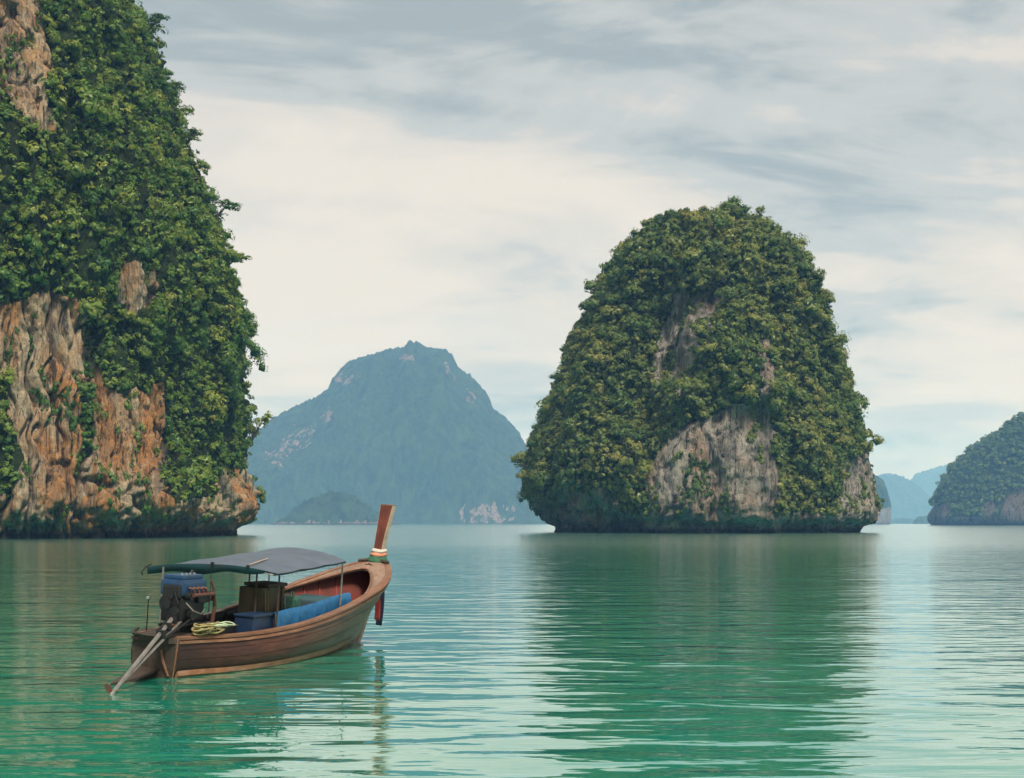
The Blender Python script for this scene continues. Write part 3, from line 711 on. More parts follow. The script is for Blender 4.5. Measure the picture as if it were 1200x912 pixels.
# trees that stand out against the sky on the cliff's edge
def spray_tree(pxl, pyl, reach, rise, label, seed, sparse, cloud=(0.5, 0.32), P=cP, Nn=cN, mat=M_LEAF_CS, ids=cpx):
    """leaning tree: curved trunk out from the rock, limbs, separate leaf pads at their ends"""
    r = np.random.default_rng(seed)
    qx, qy = to_px(P); j = np.argmin((qx - pxl) ** 2 + (qy - pyl) ** 2 + 1e6 * (P[:, 1] > P[:, 1].mean() + 90))
    base = P[j]
    e = bpy.data.objects.new('leaning_tree', None); col.objects.link(e); e.location = base
    e['label'] = label; e['category'] = 'tree'
    tip = np.array([reach, -0.4, rise])
    path = [(-1.2, 0.6, -0.3), tip * 0.25 + [0, 0, -0.05 * rise], tip * 0.6 + [0.05 * reach, 0, 0.02 * rise], tip]
    R0 = 0.05 * math.hypot(reach, rise) + 0.05
    parts = [tube(path, [R0, R0 * 0.8, R0 * 0.55, R0 * 0.2], 6)]
    ends = [tip]
    H = math.hypot(reach, rise)
    for i in range(7):
        f_ = r.uniform(0.35, 0.95); p0 = tip * f_
        d = np.array([r.uniform(-0.4, 1.0), r.uniform(-0.8, 0.8), r.uniform(-0.15, 0.85)]); d /= np.linalg.norm(d)
        p1 = p0 + d * H * r.uniform(0.22, 0.42)
        parts.append(tube([p0, (p0 + p1) / 2 + [0, 0, 0.04 * H], p1], [R0 * 0.4, R0 * 0.28, R0 * 0.1], 4)); ends.append(p1)
    V, Q = join(parts); link('trunk', mesh_np('trunk', V, Q, M_BARK), e)
    VV, QQ, TT = [], [], []; off = 0
    for p in ends:
        v, q, t_ = make_crown(r, 7, sparse * 2, 0.15, 0.6, False)
        v = v * np.array([cloud[0], cloud[0], cloud[1]]) * H * r.uniform(0.7, 1.15) * 0.85 + p
        VV.append(v); QQ.append(q + off); TT.append(t_ + 0.36); off += len(v)
    link('crown', mesh_np('crown', np.vstack(VV), np.vstack(QQ), mat, smooth=False, fdom={'tint': np.concatenate(TT)}), e)
spray_tree(172, 40, 3.6, 4.2, 'arching leafy tree highest on the sky edge of the ochre cliff', 801, 70)
spray_tree(192, 112, 3.2, 2.6, 'small drooping tree below the highest arching tree of the cliff edge', 802, 55)
spray_tree(214, 172, 3.6, 3.0, 'bent tree above the one with a bare forked trunk on the cliff edge', 803, 60)
spray_tree(242, 268, 5.2, 6.0, 'dark tree with bare forked trunk standing clear on the cliff edge', 804, 75, (0.42, 0.22))
spray_tree(258, 318, 4.6, 3.4, 'bushy tree just below the bare forked trunk on the cliff edge', 805, 110)
spray_tree(280, 400, 3.6, 4.0, 'feathery shrub tree overhanging midway down the sky edge of the cliff', 806, 80)
spray_tree(292, 525, 3.6, 6.6, 'sparse pale feathery tree low on the cliff edge before the mountain', 807, 46, (0.42, 0.5))

# ------------------------------------------------------------------ longtail boat
def wood_mat(name, c0, c1, c2, rough=0.6, grain=(1.2, 14, 14), wear=0.35, wearc=(0.36, 0.30, 0.23), gloss=0.35):
    m, t, b, o = new_mat(name)
    tcn = t.nodes.new('ShaderNodeTexCoord'); P = tcn.outputs['Object']
    g = noise(t, mapping(t, P, grain), 1.0, 6, 0.6, 0.5)
    big = noise(t, P, 1.3, 4, 0.6, 0.3)
    c = ramp(t, g, [(0.28, c0), (0.5, c1), (0.74, c2)])
    wv_ = noise(t, mapping(t, P, (0.9, 2.5, 2.5)), 1.0, 7, 0.65, 0.4)
    c = mixc(t, math_node(t, 'MULTIPLY', ramp(t, wv_, [(0.46, 0.0), (0.68, 1.0)]), wear), c, wearc)
    c = mixc(t, ramp(t, big, [(0.35, 0.35), (0.6, 0.0)]), c, (0.03, 0.02, 0.015))
    L(t, c, b.inputs['Base Color']); b.inputs['Roughness'].default_value = rough; b.inputs['Specular IOR Level'].default_value = gloss
    L(t, bump(t, math_node(t, 'ADD', g, wv_), 0.35, 0.008), b.inputs['Normal'])
    return m
def paint_mat(name, c0, c1, rough=0.55, metal=0.0, scale=6.0, bumpd=0.004, dirt=0.5, dirtc=(0.02, 0.018, 0.015)):
    m, t, b, o = new_mat(name)
    tcn = t.nodes.new('ShaderNodeTexCoord'); P = tcn.outputs['Object']
    n_ = noise(t, P, scale, 6, 0.65, 0.3); d_ = noise(t, P, scale * 0.45, 5, 0.7, 0.2)
    c = mixc(t, ramp(t, n_, [(0.35, 0.0), (0.65, 1.0)]), c0, c1)
    c = mixc(t, math_node(t, 'MULTIPLY', ramp(t, d_, [(0.48, 0.0), (0.70, 1.0)]), dirt), c, dirtc)
    L(t, c, b.inputs['Base Color']); b.inputs['Roughness'].default_value = rough; b.inputs['Metallic'].default_value = metal
    L(t, bump(t, n_, 0.4, bumpd), b.inputs['Normal'])
    return m
def hull_paint():
    """varnished plank wood: dark and red aft, sun-bleached grey towards the bow and low down"""
    m, t, b, o = new_mat('hull_wood')
    tcn = t.nodes.new('ShaderNodeTexCoord'); P = tcn.outputs['Object']
    sp = t.nodes.new('ShaderNodeSeparateXYZ'); L(t, P, sp.inputs[0])
    g = noise(t, mapping(t, P, (1.0, 12, 16)), 1.0, 6, 0.6, 0.4)
    wv_ = noise(t, mapping(t, P, (0.55, 2, 2.6)), 1.0, 7, 0.66, 0.5)
    c = ramp(t, g, [(0.28, (0.032, 0.011, 0.007)), (0.5, (0.078, 0.026, 0.014)), (0.74, (0.145, 0.052, 0.026))])
    bl = math_node(t, 'ADD', math_node(t, 'MULTIPLY', math_node(t, 'SUBTRACT', sp.outputs[0], 3.0), 0.13), math_node(t, 'MULTIPLY', math_node(t, 'SUBTRACT', wv_, 0.5), 1.5), clamp=True)
    bleached = ramp(t, g, [(0.3, (0.115, 0.072, 0.046)), (0.7, (0.26, 0.185, 0.13))])
    c = mixc(t, math_node(t, 'MULTIPLY', bl, 0.85), c, bleached)
    low = math_node(t, 'MULTIPLY', math_node(t, 'SUBTRACT', 0.42, math_node(t, 'SUBTRACT', sp.outputs[2], math_node(t, 'MULTIPLY', wv_, 0.2))), 3.0, clamp=True)
    c = mixc(t, math_node(t, 'MULTIPLY', math_node(t, 'MULTIPLY', low, bl), 0.75), c, (0.27, 0.26, 0.215))
    aft = math_node(t, 'MULTIPLY', math_node(t, 'SUBTRACT', 3.6, math_node(t, 'ADD', sp.outputs[0], math_node(t, 'MULTIPLY', wv_, 1.5))), 0.40, clamp=True)
    c = mixc(t, math_node(t, 'MULTIPLY', aft, 0.82), c, (0.020, 0.011, 0.009))
    c = mixc(t, ramp(t, wv_, [(0.30, 0.75), (0.44, 0.0)]), c, (0.022, 0.013, 0.010))
    L(t, c, b.inputs['Base Color']); b.inputs['Roughness'].default_value = 0.5; b.inputs['Specular IOR Level'].default_value = 0.35
    L(t, bump(t, math_node(t, 'ADD', g, wv_), 0.35, 0.008), b.inputs['Normal'])
    return m
M_HULL = hull_paint()
M_RAIL = wood_mat('rail_wood', (0.12, 0.050, 0.026), (0.205, 0.092, 0.048), (0.30, 0.15, 0.082), 0.5, wear=0.4, wearc=(0.33, 0.22, 0.15))
M_DECK = wood_mat('deck_wood', (0.15, 0.085, 0.058), (0.235, 0.145, 0.10), (0.33, 0.22, 0.16), 0.6, wear=0.4, wearc=(0.36, 0.27, 0.21))
M_PROW = wood_mat('prow_wood', (0.060, 0.015, 0.010), (0.115, 0.028, 0.017), (0.17, 0.046, 0.027), 0.5, (8, 8, 1.2), 0.12, (0.2, 0.10, 0.07), 0.25)
M_EDGE = wood_mat('pale_edge_wood', (0.34, 0.24, 0.17), (0.46, 0.35, 0.26), (0.58, 0.47, 0.36), 0.6)
M_STRAKE = wood_mat('strake_wood', (0.17, 0.070, 0.034), (0.29, 0.125, 0.06), (0.40, 0.21, 0.11), 0.55, wear=0.35)
M_DARKWOOD = wood_mat('dark_wood', (0.022, 0.017, 0.013), (0.045, 0.033, 0.025), (0.085, 0.062, 0.046), 0.7, wear=0.2, wearc=(0.16, 0.13, 0.10))
M_INNER = paint_mat('inner_paint', (0.020, 0.030, 0.036), (0.055, 0.040, 0.034), 0.7, scale=3.0)
M_INRED = paint_mat('inner_red_paint', (0.20, 0.030, 0.022), (0.12, 0.035, 0.026), 0.6, scale=3.0, dirt=0.6)
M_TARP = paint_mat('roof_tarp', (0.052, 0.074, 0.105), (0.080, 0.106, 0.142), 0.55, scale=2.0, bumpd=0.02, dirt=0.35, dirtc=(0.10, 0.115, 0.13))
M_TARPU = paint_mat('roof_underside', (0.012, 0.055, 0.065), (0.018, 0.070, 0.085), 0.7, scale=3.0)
M_METAL = paint_mat('worn_steel', (0.22, 0.20, 0.18), (0.34, 0.32, 0.29), 0.45, 0.6, 9.0, 0.002, 0.4, (0.10, 0.055, 0.03))
M_BLACK = paint_mat('oily_iron', (0.008, 0.009, 0.011), (0.018, 0.018, 0.019), 0.5, 0.3, 12.0, 0.004, 0.3)
M_ENGBLUE = paint_mat('engine_blue', (0.006, 0.036, 0.10), (0.010, 0.056, 0.135), 0.42, 0.0, 8.0, 0.003, 0.55)
M_RUST = paint_mat('rusty_red', (0.060, 0.020, 0.014), (0.12, 0.048, 0.034), 0.7, 0.0, 14.0, 0.004, 0.4)
M_CHROME = paint_mat('bright_metal', (0.40, 0.41, 0.41), (0.55, 0.55, 0.53), 0.35, 0.8, 9.0, 0.002, 0.2)
M_CRATE = paint_mat('dark_blue_paint', (0.006, 0.020, 0.058), (0.010, 0.032, 0.080), 0.5, scale=5.0)
M_OLIVE = wood_mat('olive_box_wood', (0.035, 0.030, 0.016), (0.070, 0.055, 0.026), (0.12, 0.085, 0.036), 0.65, (5, 5, 1.2), 0.25, (0.16, 0.09, 0.04))
M_BLUECLOTH = paint_mat('blue_tarpaulin', (0.004, 0.085, 0.22), (0.010, 0.130, 0.30), 0.6, scale=4.0, bumpd=0.02, dirt=0.45, dirtc=(0.008, 0.04, 0.09))
M_YROPE = paint_mat('yellow_rope', (0.24, 0.19, 0.06), (0.32, 0.28, 0.14), 0.8, scale=20.0, dirt=0.3)
M_GROPE = paint_mat('pale_green_rope', (0.30, 0.42, 0.26), (0.42, 0.50, 0.32), 0.8, scale=20.0, dirt=0.3)
M_GREEN = paint_mat('green_cloth', (0.014, 0.075, 0.036), (0.028, 0.12, 0.06), 0.8, scale=12.0, dirt=0.2)
M_BAG = paint_mat('green_plastic', (0.05, 0.30, 0.16), (0.30, 0.55, 0.42), 0.35, scale=12.0, dirt=0.1)
M_WHITE = paint_mat('white_cloth', (0.44, 0.40, 0.34), (0.54, 0.50, 0.43), 0.85, scale=12.0, dirt=0.15)
M_PINK = paint_mat('coral_cloth', (0.44, 0.16, 0.09), (0.52, 0.25, 0.17), 0.85, scale=12.0, dirt=0.1)
M_RED = paint_mat('red_cloth', (0.62, 0.035, 0.022), (0.70, 0.075, 0.05), 0.8, scale=8.0, dirt=0.1)
M_NAVY = paint_mat('navy_cloth', (0.006, 0.014, 0.045), (0.012, 0.024, 0.065), 0.8, scale=8.0, dirt=0.1)

LG, LW = 10.50, 9.34
HG = np.array([0.50, 0.90, 1.16, 1.22, 1.16, 0.96, 0.06]); ZG = np.array([0.78, 0.77, 0.85, 1.02, 1.27, 1.60, 2.02]); HWL = np.array([0.40, 0.78, 0.92, 0.87, 0.67, 0.36, 0.01])
def cat(c, t_):
    n = len(c); x = np.clip(t_, 0, 1) * (n - 1); i = min(int(x), n - 2); u = x - i
    p1, p2 = c[i], c[i + 1]; p0 = c[max(i - 1, 0)]; p3 = c[min(i + 2, n - 1)]
    return 0.5 * (2 * p1 + (p2 - p0) * u + (2 * p0 - 5 * p1 + 4 * p2 - p3) * u * u + (-p0 + 3 * p1 - 3 * p2 + p3) * u ** 3)
def hgf(t_):
    # full, round bow: follow the knots, then close along a quarter ellipse
    if t_ > 5 / 6: return 0.06 + (HG[5] - 0.06) * max(0.0, 1 - ((t_ - 5 / 6) * 6) ** 1.35) ** 0.85
    return cat(HG, t_)
def hull_pt(t_, v, side, off=0.0):
    """t along the boat, v from keel (0) over the waterline (.42) to the sheer (1); side -1 starboard, +1 port"""
    G = np.array([LG * t_, hgf(t_), cat(ZG, t_)]); W = np.array([LW * t_ + 0.02, cat(HWL, t_), 0.0]); K = np.array([0.25 + (LW - 0.75) * t_, 0.0, -0.28 - 0.08 * math.sin(math.pi * t_)])
    a = 0.42
    l0 = (v - a) * (v - 1) / (a); l1 = v * (v - 1) / (a * (a - 1)); l2 = v * (v - a) / (1 - a)
    p = K * l0 + W * l1 + G * l2
    p[1] = max(p[1] + off * min(1.0, p[1] / 0.15), 0.0)
    return np.array([p[0], p[1] * side, p[2]])
BOAT = Matrix.Translation((-6.95, 29.84, 0.0)) @ Matrix.Rotation(math.radians(90 - 19.0), 4, 'Z') @ Matrix.Rotation(math.radians(4.1), 4, 'X')
boat = bpy.data.objects.new('longtail_boat', None); col.objects.link(boat); boat.matrix_world = BOAT
boat['label'] = 'weathered wooden longtail boat with tall prow and blue-grey canopy moored on the green water'; boat['category'] = 'boat'
def bpart(name, V, Q, mat, parent=None, smooth=False, label=None):
    """faces of any size"""
    me = bpy.data.meshes.new(name); me.from_pydata([tuple(map(float, v)) for v in V], [], [list(map(int, q)) for q in Q]); me.update()
    if smooth: me.polygons.foreach_set('use_smooth', np.ones(len(me.polygons), bool))
    me.materials.append(mat)
    return link(name, me, parent if parent is not None else boat, label)
def bthing(name, V, Q, mat, label, cat_, smooth=False):
    me = bpy.data.meshes.new(name); me.from_pydata([tuple(map(float, v)) for v in V], [], [list(map(int, q)) for q in Q]); me.update()
    if smooth: me.polygons.foreach_set('use_smooth', np.ones(len(me.polygons), bool))
    me.materials.append(mat)
    o = link(name, me, None, label, cat_); o.matrix_world = BOAT; return o
def bempty(name, label, cat_):
    e = bpy.data.objects.new(name, None); col.objects.link(e); e.matrix_world = BOAT; e['label'] = label; e['category'] = cat_; return e
def box(x0, x1, y0, y1, z0, z1, bev=0.0):
    if bev <= 0:
        V = [(x, y, z) for z in (z0, z1) for (x, y) in ((x0, y0), (x1, y0), (x1, y1), (x0, y1))]
        return V, [[0, 3, 2, 1], [4, 5, 6, 7], [0, 1, 5, 4], [1, 2, 6, 5], [2, 3, 7, 6], [3, 0, 4, 7]]
    import bmesh
    bm = bmesh.new(); bmesh.ops.create_cube(bm, size=1)
    for v in bm.verts: v.co = Vector(((x0 + x1) / 2 + v.co.x * (x1 - x0), (y0 + y1) / 2 + v.co.y * (y1 - y0), (z0 + z1) / 2 + v.co.z * (z1 - z0)))
    bmesh.ops.bevel(bm, geom=bm.edges[:], offset=bev, segments=2, affect='EDGES', profile=0.6)
    V = [tuple(v.co) for v in bm.verts]; bm.verts.index_update(); Q = [[v.index for v in f.verts] for f in bm.faces]; bm.free()
    return V, Q
def ctube(path, rad, seg=7):
    V, Q = tube(path, rad, seg); n = len(path)
    Q = list(Q) + [list(range(seg))[::-1], [(n - 1) * seg + i for i in range(seg)]]
    return V, Q
def sweep(pts, prof):
    """closed profile (list of local offsets per station function) swept along stations"""
    V, Q = [], []; n = len(pts); k_ = len(prof(0))
    for i in range(n): V += [tuple(p) for p in prof(i)]
    for i in range(n - 1):
        for j in range(k_): Q.append([i * k_ + j, i * k_ + (j + 1) % k_, (i + 1) * k_ + (j + 1) % k_, (i + 1) * k_ + j])
    Q += [list(range(k_))[::-1], [(n - 1) * k_ + j for j in range(k_)]]
    return V, Q

# hull: backing shell, then planks proud of it
hull = None
TS = np.concatenate([np.linspace(0, 0.80, 26), np.linspace(0.82, 1.0, 16)])
VS = np.linspace(0, 1, 13)
V, Q = [], []
for t_ in TS:
    for v in np.concatenate([VS[::-1], VS[1:]]): pass
ring = [(v, 1) for v in VS[::-1]] + [(v, -1) for v in VS[1:]]
nr_ = len(ring)
for off in (-0.012, -0.075):
    for t_ in TS:
        for v, s_ in ring:
            p = hull_pt(t_, v, s_, off)
            if off < -0.05: p[2] = max(p[2], -0.16 + 0.0)
            V.append(p)
nT = len(TS)
def gi(k_, i, j): return k_ * nT * nr_ + i * nr_ + j
for i in range(nT - 1):
    for j in range(nr_ - 1):
        Q.append([gi(0, i, j), gi(0, i, j + 1), gi(0, i + 1, j + 1), gi(0, i + 1, j)])
        Q.append([gi(1, i, j), gi(1, i + 1, j), gi(1, i + 1, j + 1), gi(1, i, j + 1)])
    for j in (0, nr_ - 1): Q.append([gi(0, i, j), gi(0, i + 1, j), gi(1, i + 1, j), gi(1, i, j)])
hull = bpart('hull', V, Q, M_INNER, smooth=True)
edges = [0.0, 0.20, 0.36, 0.49, 0.62, 0.75, 0.88, 1.0]
TP = np.concatenate([np.linspace(0, 0.82, 34), np.linspace(0.84, 1.0, 14)])
for s_ in (-1, 1):
    for e0, e1 in zip(edges[:-1], edges[1:]):
        V, Q = [], []; vv = np.linspace(e0 + 0.003, e1 - 0.002, 4)
        for t_ in TP:
            for k_, v in enumerate(vv): V.append(hull_pt(t_, v, s_, 0.016 - 0.004 * k_ / 3))
            V.append(hull_pt(t_, vv[-1], s_, -0.02)); V.append(hull_pt(t_, vv[0], s_, -0.02))
        for i in range(len(TP) - 1):
            for j in range(6):
                f_ = [i * 6 + j, i * 6 + (j + 1) % 6, (i + 1) * 6 + (j + 1) % 6, (i + 1) * 6 + j]
                Q.append(f_ if s_ < 0 else f_[::-1])
        Q.append([0, 1, 2, 3, 4, 5]); Q.append([(len(TP) - 1) * 6 + j for j in range(6)])
        bpart('plank', V, Q, M_HULL, hull, smooth=False)
# transom
tv = [hull_pt(0, v, 1, 0.0) for v in VS[::-1]] + [hull_pt(0, v, -1, 0.0) for v in VS[1:]]
tv = [np.array([0.0, p[1], p[2]]) for p in tv]
V = [p + [-0.03, 0, 0] for p in tv] + [p + [0.05, 0, 0] for p in tv]; n = len(tv)
Q = [list(range(n)), [n + i for i in range(n)][::-1]] + [[i, n + i, n + (i + 1) % n, (i + 1) % n] for i in range(n)]
transom = bpart('transom', V, Q, M_DARKWOOD)
V, Q = ctube([(-0.05, -0.15, 0.55), (-0.07, -0.21, 0.35), (-0.06, -0.34, 0.06)], [0.022, 0.030, 0.022], 6); bpart('stern_post', V, Q, M_RAIL, transom)
V, Q = ctube([(-0.02, -0.49, 0.80), (-0.045, -0.475, 0.45), (-0.045, -0.43, 0.0)], [0.016, 0.016, 0.014], 5); bpart('corner_post', V, Q, M_RAIL, transom)
# fantail platform behind the transom
V, Q = [], []
fan = [(0.9, -0.50), (0.0, -0.53), (-0.12, -0.34), (-0.15, 0.10), (-0.12, 0.42), (0.06, 0.54), (0.9, 0.84)]
for zt in (0.70, 0.80): V += [(x, y, zt + 0.02 * x + (0.02 if y > 0 else 0)) for x, y in fan]
n = len(fan); Q = [list(range(n)), [n + i for i in range(n)][::-1]] + [[i, n + i, n + (i + 1) % n, (i + 1) % n] for i in range(n)]
bpart('fantail', V, Q, M_DARKWOOD)
V, Q = ctube([(-0.14, -0.32, 0.82), (-0.19, 0.10, 0.83), (-0.14, 0.44, 0.84), (0.06, 0.58, 0.85), (0.5, 0.74, 0.86)], 0.035, 6); bpart('fantail_rail', V, Q, M_DARKWOOD)
# trim board lying at the waterline behind the stern
V, Q = [], []
for i, (x, hw_, zc) in enumerate([(0.1, 0.20, 0.20), (-0.35, 0.23, 0.13), (-0.8, 0.20, 0.07), (-1.25, 0.10, 0.03), (-1.45, 0.02, 0.02)]):
    yc = 0.10 - 0.10 * i / 4
    V += [(x, yc - hw_, zc + 0.02), (x, yc + hw_, zc), (x, yc + hw_, zc - 0.035), (x, yc - hw_, zc - 0.015)]
Q = [[i * 4 + j, i * 4 + (j + 1) % 4, (i + 1) * 4 + (j + 1) % 4, (i + 1) * 4 + j] for i in range(4) for j in range(4)] + [[3, 2, 1, 0], [16, 17, 18, 19]]
bpart('trim_board', V, Q, M_DARKWOOD)
# gunwale cap rails and rubbing strakes
for s_ in (-1, 1):
    def prof(i, s_=s_):
        t_ = TP[i]; g = hull_pt(t_, 1.0, s_, 0.0); w_ = 0.055 + 0.10 * (0.3 + 0.7 * t_) * (1 if t_ < 0.8 else max(0.35, 1 - (t_ - 0.8) * 3))
        o_ = hull_pt(t_, 1.0, s_, 0.050); nin = np.array([0, -s_, 0.0]) * min(w_, abs(g[1]) * 0.9)
        return [o_ + [0, 0, 0.0], o_ + [0, 0, 0.045], g + nin + [0, 0, 0.058], g + nin + [0, 0, 0.010]]
    V, Q = sweep(TP, prof); bpart('gunwale', V, Q, M_RAIL)
    def prof2(i, s_=s_):
        t_ = TP[i]; a_ = hull_pt(t_, 0.985, s_, 0.060); b_ = hull_pt(t_, 0.955, s_, 0.055); c_ = hull_pt(t_, 0.955, s_, 0.0); d_ = hull_pt(t_, 0.985, s_, 0.0)
        return [a_, b_, c_, d_]
    V, Q = sweep(TP, prof2); bpart('rub_rail', V, Q, M_RAIL)
    TQ = np.linspace(0, 0.80, 34)
    def prof3(i, s_=s_):
        t_ = TQ[i]; e_ = 1 - sstep(0.55, 0.80, t_)
        a_ = hull_pt(t_, 0.585, s_, 0.028); b_ = hull_pt(t_, 0.50, s_, 0.035 + 0.05 * e_); c_ = hull_pt(t_, 0.44, s_, 0.030 + 0.05 * e_); d_ = hull_pt(t_, 0.44, s_, 0.0)
        return [a_, b_, c_, d_]
    V, Q = sweep(TQ, prof3); bpart('waterline_strake', V, Q, M_STRAKE)
# stem timber along the bow edge
st = [hull_pt(1.0, v, 1, 0.0) * [1, 0, 1] for v in np.linspace(0.2, 1.0, 12)]
V, Q = ctube([p + [0.03, 0, 0] for p in st], [0.07] * 12, 8); bpart('stem', V, Q, M_EDGE)
# inside: floor, ribs, thwarts, red-painted bow, coaming
for j in range(9):
    y0, y1 = -0.80 + j * 0.178, -0.80 + j * 0.178 + 0.168
    ym = max(abs(y0), abs(y1)) + 0.05
    xs_ = [x for x in np.arange(0.3, 8.6, 0.1) if cat(HWL, x / LW) > ym]
    V, Q = box(xs_[0], xs_[-1], y0, y1, 0.20, 0.235); bpart('floor_board', V, Q, M_DARKWOOD)
for t_ in np.arange(0.12, 0.90, 0.055):
    P_ = [hull_pt(t_, v, 1, -0.09) for v in np.linspace(0.97, 0.30, 6)] + [hull_pt(t_, v, -1, -0.09) for v in np.linspace(0.30, 0.97, 6)]
    V, Q = ctube(P_, 0.028, 5); bpart('rib', V, Q, M_DARKWOOD if t_ < 0.74 else M_INRED)
V, Q = [], []
TR = np.linspace(0.735, 0.985, 12); VR = np.linspace(0.30, 0.97, 7); rg = [(v, 1) for v in VR[::-1]] + [(v, -1) for v in VR]
for t_ in TR:
    for v, s_ in rg: V.append(hull_pt(t_, v, s_, -0.085))
Q = [[i * 14 + j, (i + 1) * 14 + j, (i + 1) * 14 + j + 1, i * 14 + j + 1] for i in range(11) for j in range(13)]
bpart('bow_lining', V, Q, M_INRED, smooth=True)
for (x, zt) in ((2.0, 0.62), (5.15, 0.88), (7.6, 1.12)):
    hb = hgf(x / LG) * 0.86; V, Q = box(x - 0.16, x + 0.16, -hb, hb, zt, zt + 0.045, 0.01); bpart('thwart', V, Q, M_DARKWOOD)
# foredeck with a concave after edge
V, Q = [], []; NJ = 15
for i, t_ in enumerate(np.linspace(0, 1, 10)):
    for j in range(NJ):
        y_ = -1 + 2 * j / (NJ - 1)
        ta = 0.905 - 0.235 * abs(y_) ** 2.4; tq = ta + (1.0 - ta) * t_
        hb = max(hgf(tq) - 0.03, 0.02)
        V.append((LG * tq, y_ * hb, cat(ZG, tq) + 0.02 + 0.05 * (1 - y_ * y_)))
for i in range(9):
    for j in range(NJ - 1): Q.append([i * NJ + j, (i + 1) * NJ + j, (i + 1) * NJ + j + 1, i * NJ + j + 1])
nV = len(V)
for j in range(NJ): V.append((V[j][0], V[j][1], V[j][2] - 0.07))
for j in range(NJ - 1): Q.append([j, j + 1, nV + j + 1, nV + j])
fd = bpart('foredeck', V, Q, M_DECK, smooth=True)
V, Q = ctube([(V[j][0] - 0.015, V[j][1] * 0.97, V[j][2] - 0.01) for j in range(NJ)], 0.030, 6); bpart('coaming', V, Q, M_RAIL, fd)
# prow post
V, Q = [], []
for x, wd, dp, zc in ((10.18, 0.09, 0.22, 1.70), (10.28, 0.092, 0.22, 2.10), (10.47, 0.115, 0.21, 2.75), (10.74, 0.160, 0.20, 3.47)):
    V += [(x - dp / 2, -wd, zc), (x + dp / 2, -wd, zc - 0.02), (x + dp / 2, wd, zc - 0.02), (x - dp / 2, wd, zc)]
Q = [[i * 4 + j, i * 4 + (j + 1) % 4, (i + 1) * 4 + (j + 1) % 4, (i + 1) * 4 + j] for i in range(3) for j in range(4)] + [[3, 2, 1, 0], [12, 13, 14, 15]]
prow = bpart('prow_post', V, Q, M_PROW)
for s_ in (-1, 1):
    V, Q = [], []
    for x, wd, dp, zc in ((10.28, 0.092, 0.22, 2.10), (10.47, 0.115, 0.21, 2.75), (10.74, 0.160, 0.20, 3.475)):
        V += [(x - dp / 2 + 0.02, s_ * (wd + 0.002), zc), (x + dp / 2 + 0.012, s_ * (wd + 0.002), zc - 0.02), (x + dp / 2 + 0.012, s_ * (wd + 0.016), zc - 0.02), (x - dp / 2 + 0.02, s_ * (wd + 0.016), zc)]
    Q = [[i * 4 + j, i * 4 + (j + 1) % 4, (i + 1) * 4 + (j + 1) % 4, (i + 1) * 4 + j] for i in range(2) for j in range(4)] + [[3, 2, 1, 0], [8, 9, 10, 11]]
    bpart('edge_strip', V, Q, M_EDGE, prow)
V, Q = box(10.63, 10.86, -0.168, 0.168, 3.455, 3.49, 0.006); bpart('prow_cap', V, Q, M_RAIL, prow)
# breast hook and cleat on the foredeck tip
V, Q = ctube([(10.02, -0.42, 2.02), (10.20, 0.0, 2.07), (10.02, 0.42, 2.02)], 0.045, 6); bpart('breast_hook', V, Q, M_DARKWOOD)
V, Q = ctube([(9.75, -0.10, 1.93), (9.80, 0.0, 1.97), (9.75, 0.10, 1.93)], 0.020, 6); bpart('cleat', V, Q, M_RUST)
V, Q = ctube([(10.2, -0.16, 2.02), (10.42, -0.14, 1.86), (10.52, -0.10, 1.55), (10.40, -0.12, 1.30)], 0.028, 6); bpart('mooring_chafe', V, Q, M_EDGE)

# canopy
def roof_z(x, y): return 2.03 + 0.055 * (x - 2.6) + (0.06 * y if y > 0 else 0) + 0.16 * (1 - abs(y / 1.12) ** 2.0) + 0.012 * math.sin(x * 3.1) * (1 - abs(y))
def roof_x0(y): return 1.90 + (0.72 * y / 1.1 if y < 0 else 0.78 * y / 1.1)
def rp(u, y):
    xa = 1.95 - 0.60 * y; xb = 6.25 + 0.35 * y * 0.6
    x = xa + (xb - xa) * u; sag = -0.02 * abs(math.sin(u * 3 * math.pi))
    return (x, y, roof_z(x, y) + sag)
NU, NW_ = 25, 17
YS = np.linspace(-1.12, 1.12, NW_)
def sheet(dz): return [(lambda p: (p[0], p[1], p[2] + dz))(rp(u, y)) for u in np.linspace(0, 1, NU) for y in YS]
fq = [[i * NW_ + j, (i + 1) * NW_ + j, (i + 1) * NW_ + j + 1, i * NW_ + j + 1] for i in range(NU - 1) for j in range(NW_ - 1)]
canopy = bpart('canopy', sheet(0.0), fq, M_TARP, smooth=True)
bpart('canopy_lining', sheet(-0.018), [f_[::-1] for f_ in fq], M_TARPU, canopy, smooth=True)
# rear curtain, rolled under the after edge
V, Q = [], []
for j, y in enumerate(YS):
    p = rp(0, y); dr = 0.05 + 0.14 * (1 - abs((y - 0.25) / 1.2) ** 2) + 0.03 * math.sin(7 * y)
    V += [(p[0] - 0.005, p[1], p[2] + 0.006), (p[0] + 0.03, p[1], p[2] - dr), (p[0] + 0.05, p[1], p[2] - dr)]
Q = [[j * 3 + k_, (j + 1) * 3 + k_, (j + 1) * 3 + k_ + 1, j * 3 + k_ + 1] for j in range(NW_ - 1) for k_ in range(2)]
bpart('rear_curtain', V, Q, M_TARPU, canopy, smooth=True)
